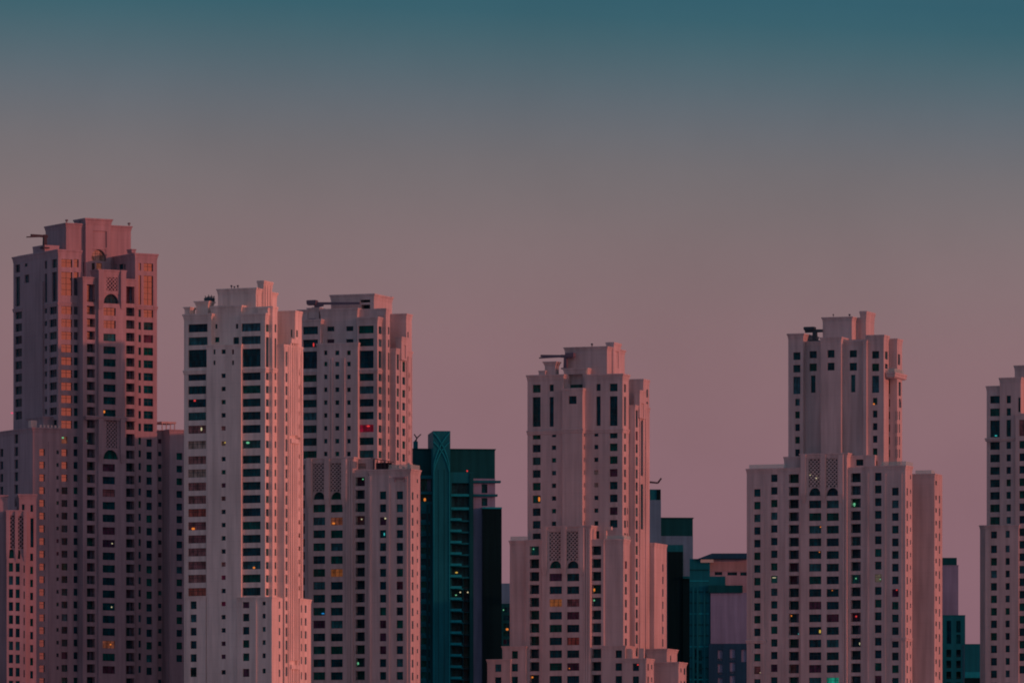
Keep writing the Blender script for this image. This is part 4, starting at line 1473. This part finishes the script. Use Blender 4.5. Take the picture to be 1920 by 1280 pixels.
# ================================================================== roof cranes for cleaning the windows
def crane(t, label, v, post, arm, tip=None, cab=None, mat='crane_grey', tail=None, spikes=None, w=0.7):
    """post: (x, y base, y top); arm: ((x, y), (x, y)); cab: (x0, x1, y0, y1)"""
    base = t.world(post[0], post[1], v)
    e = bpy.data.objects.new('roof_crane', None)
    COL.objects.link(e)
    e.location = base
    e.rotation_euler = (0, 0, -t.th)
    k = t.A[1] / F
    ct, st_ = math.cos(t.th), math.sin(t.th)

    def L(x, y, dv=0.0):
        p = t.world(x, y, v + dv) - base
        return Vector((p.x * ct - p.y * st_, p.x * st_ + p.y * ct, p.z))
    m = MB()
    ptop = L(post[0], post[2])
    m.bar((0, 0, 0), ptop, w * 1.5, None, w * 1.2)
    m.ring(-w, w, -w, w, [(0, .3), (.3, .3), (.35, 0)])
    m.build('mast', mat, e)
    m = MB()
    a, c = L(*arm[0]), L(*arm[1])
    m.bar(a, c, w, w * 1.1, w * .8)
    m.build('arm', mat, e)
    if tip:
        m = MB()
        m.bar(a + Vector((0, 0, w * .2)), L(*tip), w * .9, w * .7, w * .6)
        m.build('arm_tip', mat, e)
    if cab:
        m = MB()
        p, q = L(cab[0], cab[3]), L(cab[1], cab[2])
        m.ring(p.x, q.x, p.y - .8, p.y + .8, [(p.z, -.2), (p.z + (q.z - p.z) * .25, .0), (q.z - .15, .05), (q.z, -.1)])
        m.build('cab', mat, e)
    if tail:
        m = MB()
        m.bar(L(*tail[0]), L(*tail[1]), w * .9, w * 1.2)
        m.build('counterweight', mat, e)
    for sp in spikes or ():
        m = MB()
        m.bar(L(sp[0], sp[1]), L(sp[2], sp[3]), .22, None, .14)
        m.build('jib', mat, e)
    tag(e, label, 'crane', 'roof cranes')
    return e


crane(t1, 'dark roof crane arm jutting left from the crown of the tallest left tower', 12, (84, 466, 440), ((89, 443.5), (58, 441)), tip=(50, 444.5), mat='crane_grey', w=.62)
crane(t2, 'dark many-armed roof machine beside the penthouse of the foremost tower', 6, (393, 590, 568), ((386, 566), (401, 561)), cab=(385.5, 400, 558, 568), mat='crane_blue', tail=((388, 558), (386, 566)), w=.5,
      spikes=[(387, 561, 384.5, 554.5), (392, 560, 391, 552.5), (396, 560, 396.5, 553), (400, 562, 402, 555), (384.5, 566, 383.5, 559), (388, 557, 401, 556)])
crane(t3, 'long grey roof crane lying in front of the penthouse with dark doorway', 2.6, (588, 600, 576), ((583, 569), (675, 568.5)), cab=(577, 594, 562.5, 572.5), tail=((590, 575), (606, 571)), mat='crane_mid', w=.6)
crane(t4, 'slender roof crane with arm stretched left over the middle tower', 3, (1060.5, 692, 670), ((1068, 668), (1014, 667)), tip=(1011, 671), cab=(1062, 1077, 661, 671), tail=((1068, 668), (1052, 667.5)), mat='crane_mid', w=.62)
crane(t5, 'dark blue T-shaped roof crane on the shaft of the wide right tower', 4, (1528, 640, 621), ((1510, 620.5), (1543, 620)), cab=(1508.5, 1528, 612.5, 620), mat='crane_blue', w=.8)


def antenna(t, name, label, v, base, segs, mat='crane_grey', w=.3, cat='antenna', group=None):
    p0 = t.world(base[0], base[1], v)
    m = MB()
    for (x0, y0, x1, y1) in segs:
        m.bar(t.world(x0, y0, v) - p0, t.world(x1, y1, v) - p0, w, None, w * .8)
    o = m.build(name, mat, None, loc=p0)
    tag(o, label, cat, group)
    return o


antenna(b1, 'antenna', 'Y-shaped crane jib on the roof of the dark teal block', 8, (780, 828), [(780, 828, 781.5, 821), (781.5, 821, 776.5, 813.5), (781.5, 821, 789.5, 813.5), (778, 827, 783, 820)], w=.35)
antenna(b2, 'antenna', 'bent crane jib above the grey-blue block right of the middle tower', 4, (1212, 917), [(1212, 917, 1214, 903), (1214, 903, 1233.5, 905), (1233.5, 905, 1240, 896)], w=.55)


antenna(t2, 'roof_pole', 'pale pole leaning on the roof edge of the foremost tower', 2.5, (455.5, 586), [(455.5, 586, 457.5, 572)], mat='pale_metal', w=.35, cat='pole')
antenna(t4, 'roof_pole', 'pale pole leaning on the roof edge of the middle tower', 1.2, (1099, 700), [(1099, 700, 1101.3, 690.5)], mat='pale_metal', w=.3, cat='pole')


def roof_lamp(t, label, v, x, yb, yt, w=.45):
    p0 = t.world(x, yb, v)
    h = (t.world(x, yt, v) - p0).z
    m = MB()
    m.ring(-w * .2, w * .2, -w * .2, w * .2, [(-.1, 0), (h * .45, 0)])
    m.ring(-w * .3, w * .3, -w * .3, w * .3, [(h * .42, 0), (h * .55, w * .25), (h * .9, w * .25), (h, 0)])
    o = m.build('roof_lamp', 'roof_metal', None, loc=p0, rz=-t.th)
    tag(o, label, 'lamp', 'small roof lamps')


roof_lamp(t1, 'roof lamp on the left corner of the tallest tower crown', vR + .5, 125, 418, 411.5, .5)
roof_lamp(t1, 'tiny roof lamp left of the gable on the tallest tower crown', vR + .5, 149.5, 419.5, 414, .3)
roof_lamp(t1, 'roof lamp on the right corner of the tallest tower crown', vR + .5, 242, 424, 417.5, .5)
roof_lamp(t2, 'leftmost of three roof lamps on the foremost tower penthouse', 4.5, 434, 540.5, 534.5, .35)
roof_lamp(t2, 'shortest, middle one of three roof lamps on the foremost tower penthouse', 4.5, 439.5, 540.5, 536.5, .35)
roof_lamp(t2, 'rightmost of three roof lamps on the foremost tower penthouse', 4.5, 446, 540.5, 534.5, .35)
roof_lamp(t4, 'single roof lamp on the penthouse of the middle tower', 4.5, 1110, 650, 643.5, .4)
roof_lamp(t5, 'thin left roof lamp on the penthouse of the wide right tower', 4.5, 1562.5, 594, 588.5, .25)
roof_lamp(t5, 'thick right roof lamp on the penthouse of the wide right tower', 4.5, 1593, 594.5, 588.5, .4)


def beacon(t, label, v, x, y, mat, w=.5, h=.45):
    w, h = w * .8, h * .8
    p0 = t.world(x, y, v)
    m = MB()
    m.ring(-w / 4, w / 4, -w / 4, w / 4, [(0, 0), (h * .3, w / 4), (h * .7, w / 4), (h, 0)])
    o = m.build('beacon', mat, None, loc=p0)
    tag(o, label, 'light', 'small lit beacons')


beacon(t1, 'small red beacon at the roof edge of the lower left wing', -3, 22.5, 775.5, 'lamp_pink', .7, .5)
beacon(b1, 'small red light on the balcony tower of the dark teal block', 2, 876, 884, 'lamp_red', .5, .6)
beacon(b1, 'orange light left of the stair tower on the dark teal block', 2, 796.5, 939, 'lamp_orange', .8, 1.1)
beacon(b1, 'yellow balcony light on the dark teal block', 1.5, 856, 1074, 'lamp_yellow', .9, .5)
beacon(b1, 'white-yellow light at the right side of the dark teal block', 1, 877, 1111, 'lamp_white', .5, .5)
beacon(b1, 'pale orange light left of the white one on the dark teal block', 1, 863, 1111, 'lamp_white', .5, .5)
beacon(b1, 'faint green light on a lower balcony of the dark teal block', 1.5, 855, 1116, 'lamp_green', .6, .4)
beacon(b0, 'orange light low in the gap left of the middle tower', -4, 951, 1181, 'lamp_orange', 1.0, .8)
beacon(b0, 'green light high in the gap left of the middle tower', -4, 944, 1144, 'lamp_green', .4, .5)
beacon(t5, 'white light behind the left lattice of the wide right tower', -4.4, 1519, 891, 'lamp_white', .35, .3)
beacon(t5, 'brighter white light on the left lattice of the wide right tower', -4.4, 1530.5, 897, 'lamp_white', .45, .35)

print('unused specials', [s[:2] for s in SPECIAL if not s[7]])
print('objects', len(bpy.data.objects), 'windows', sum(o.name.startswith('window') for o in bpy.data.objects))
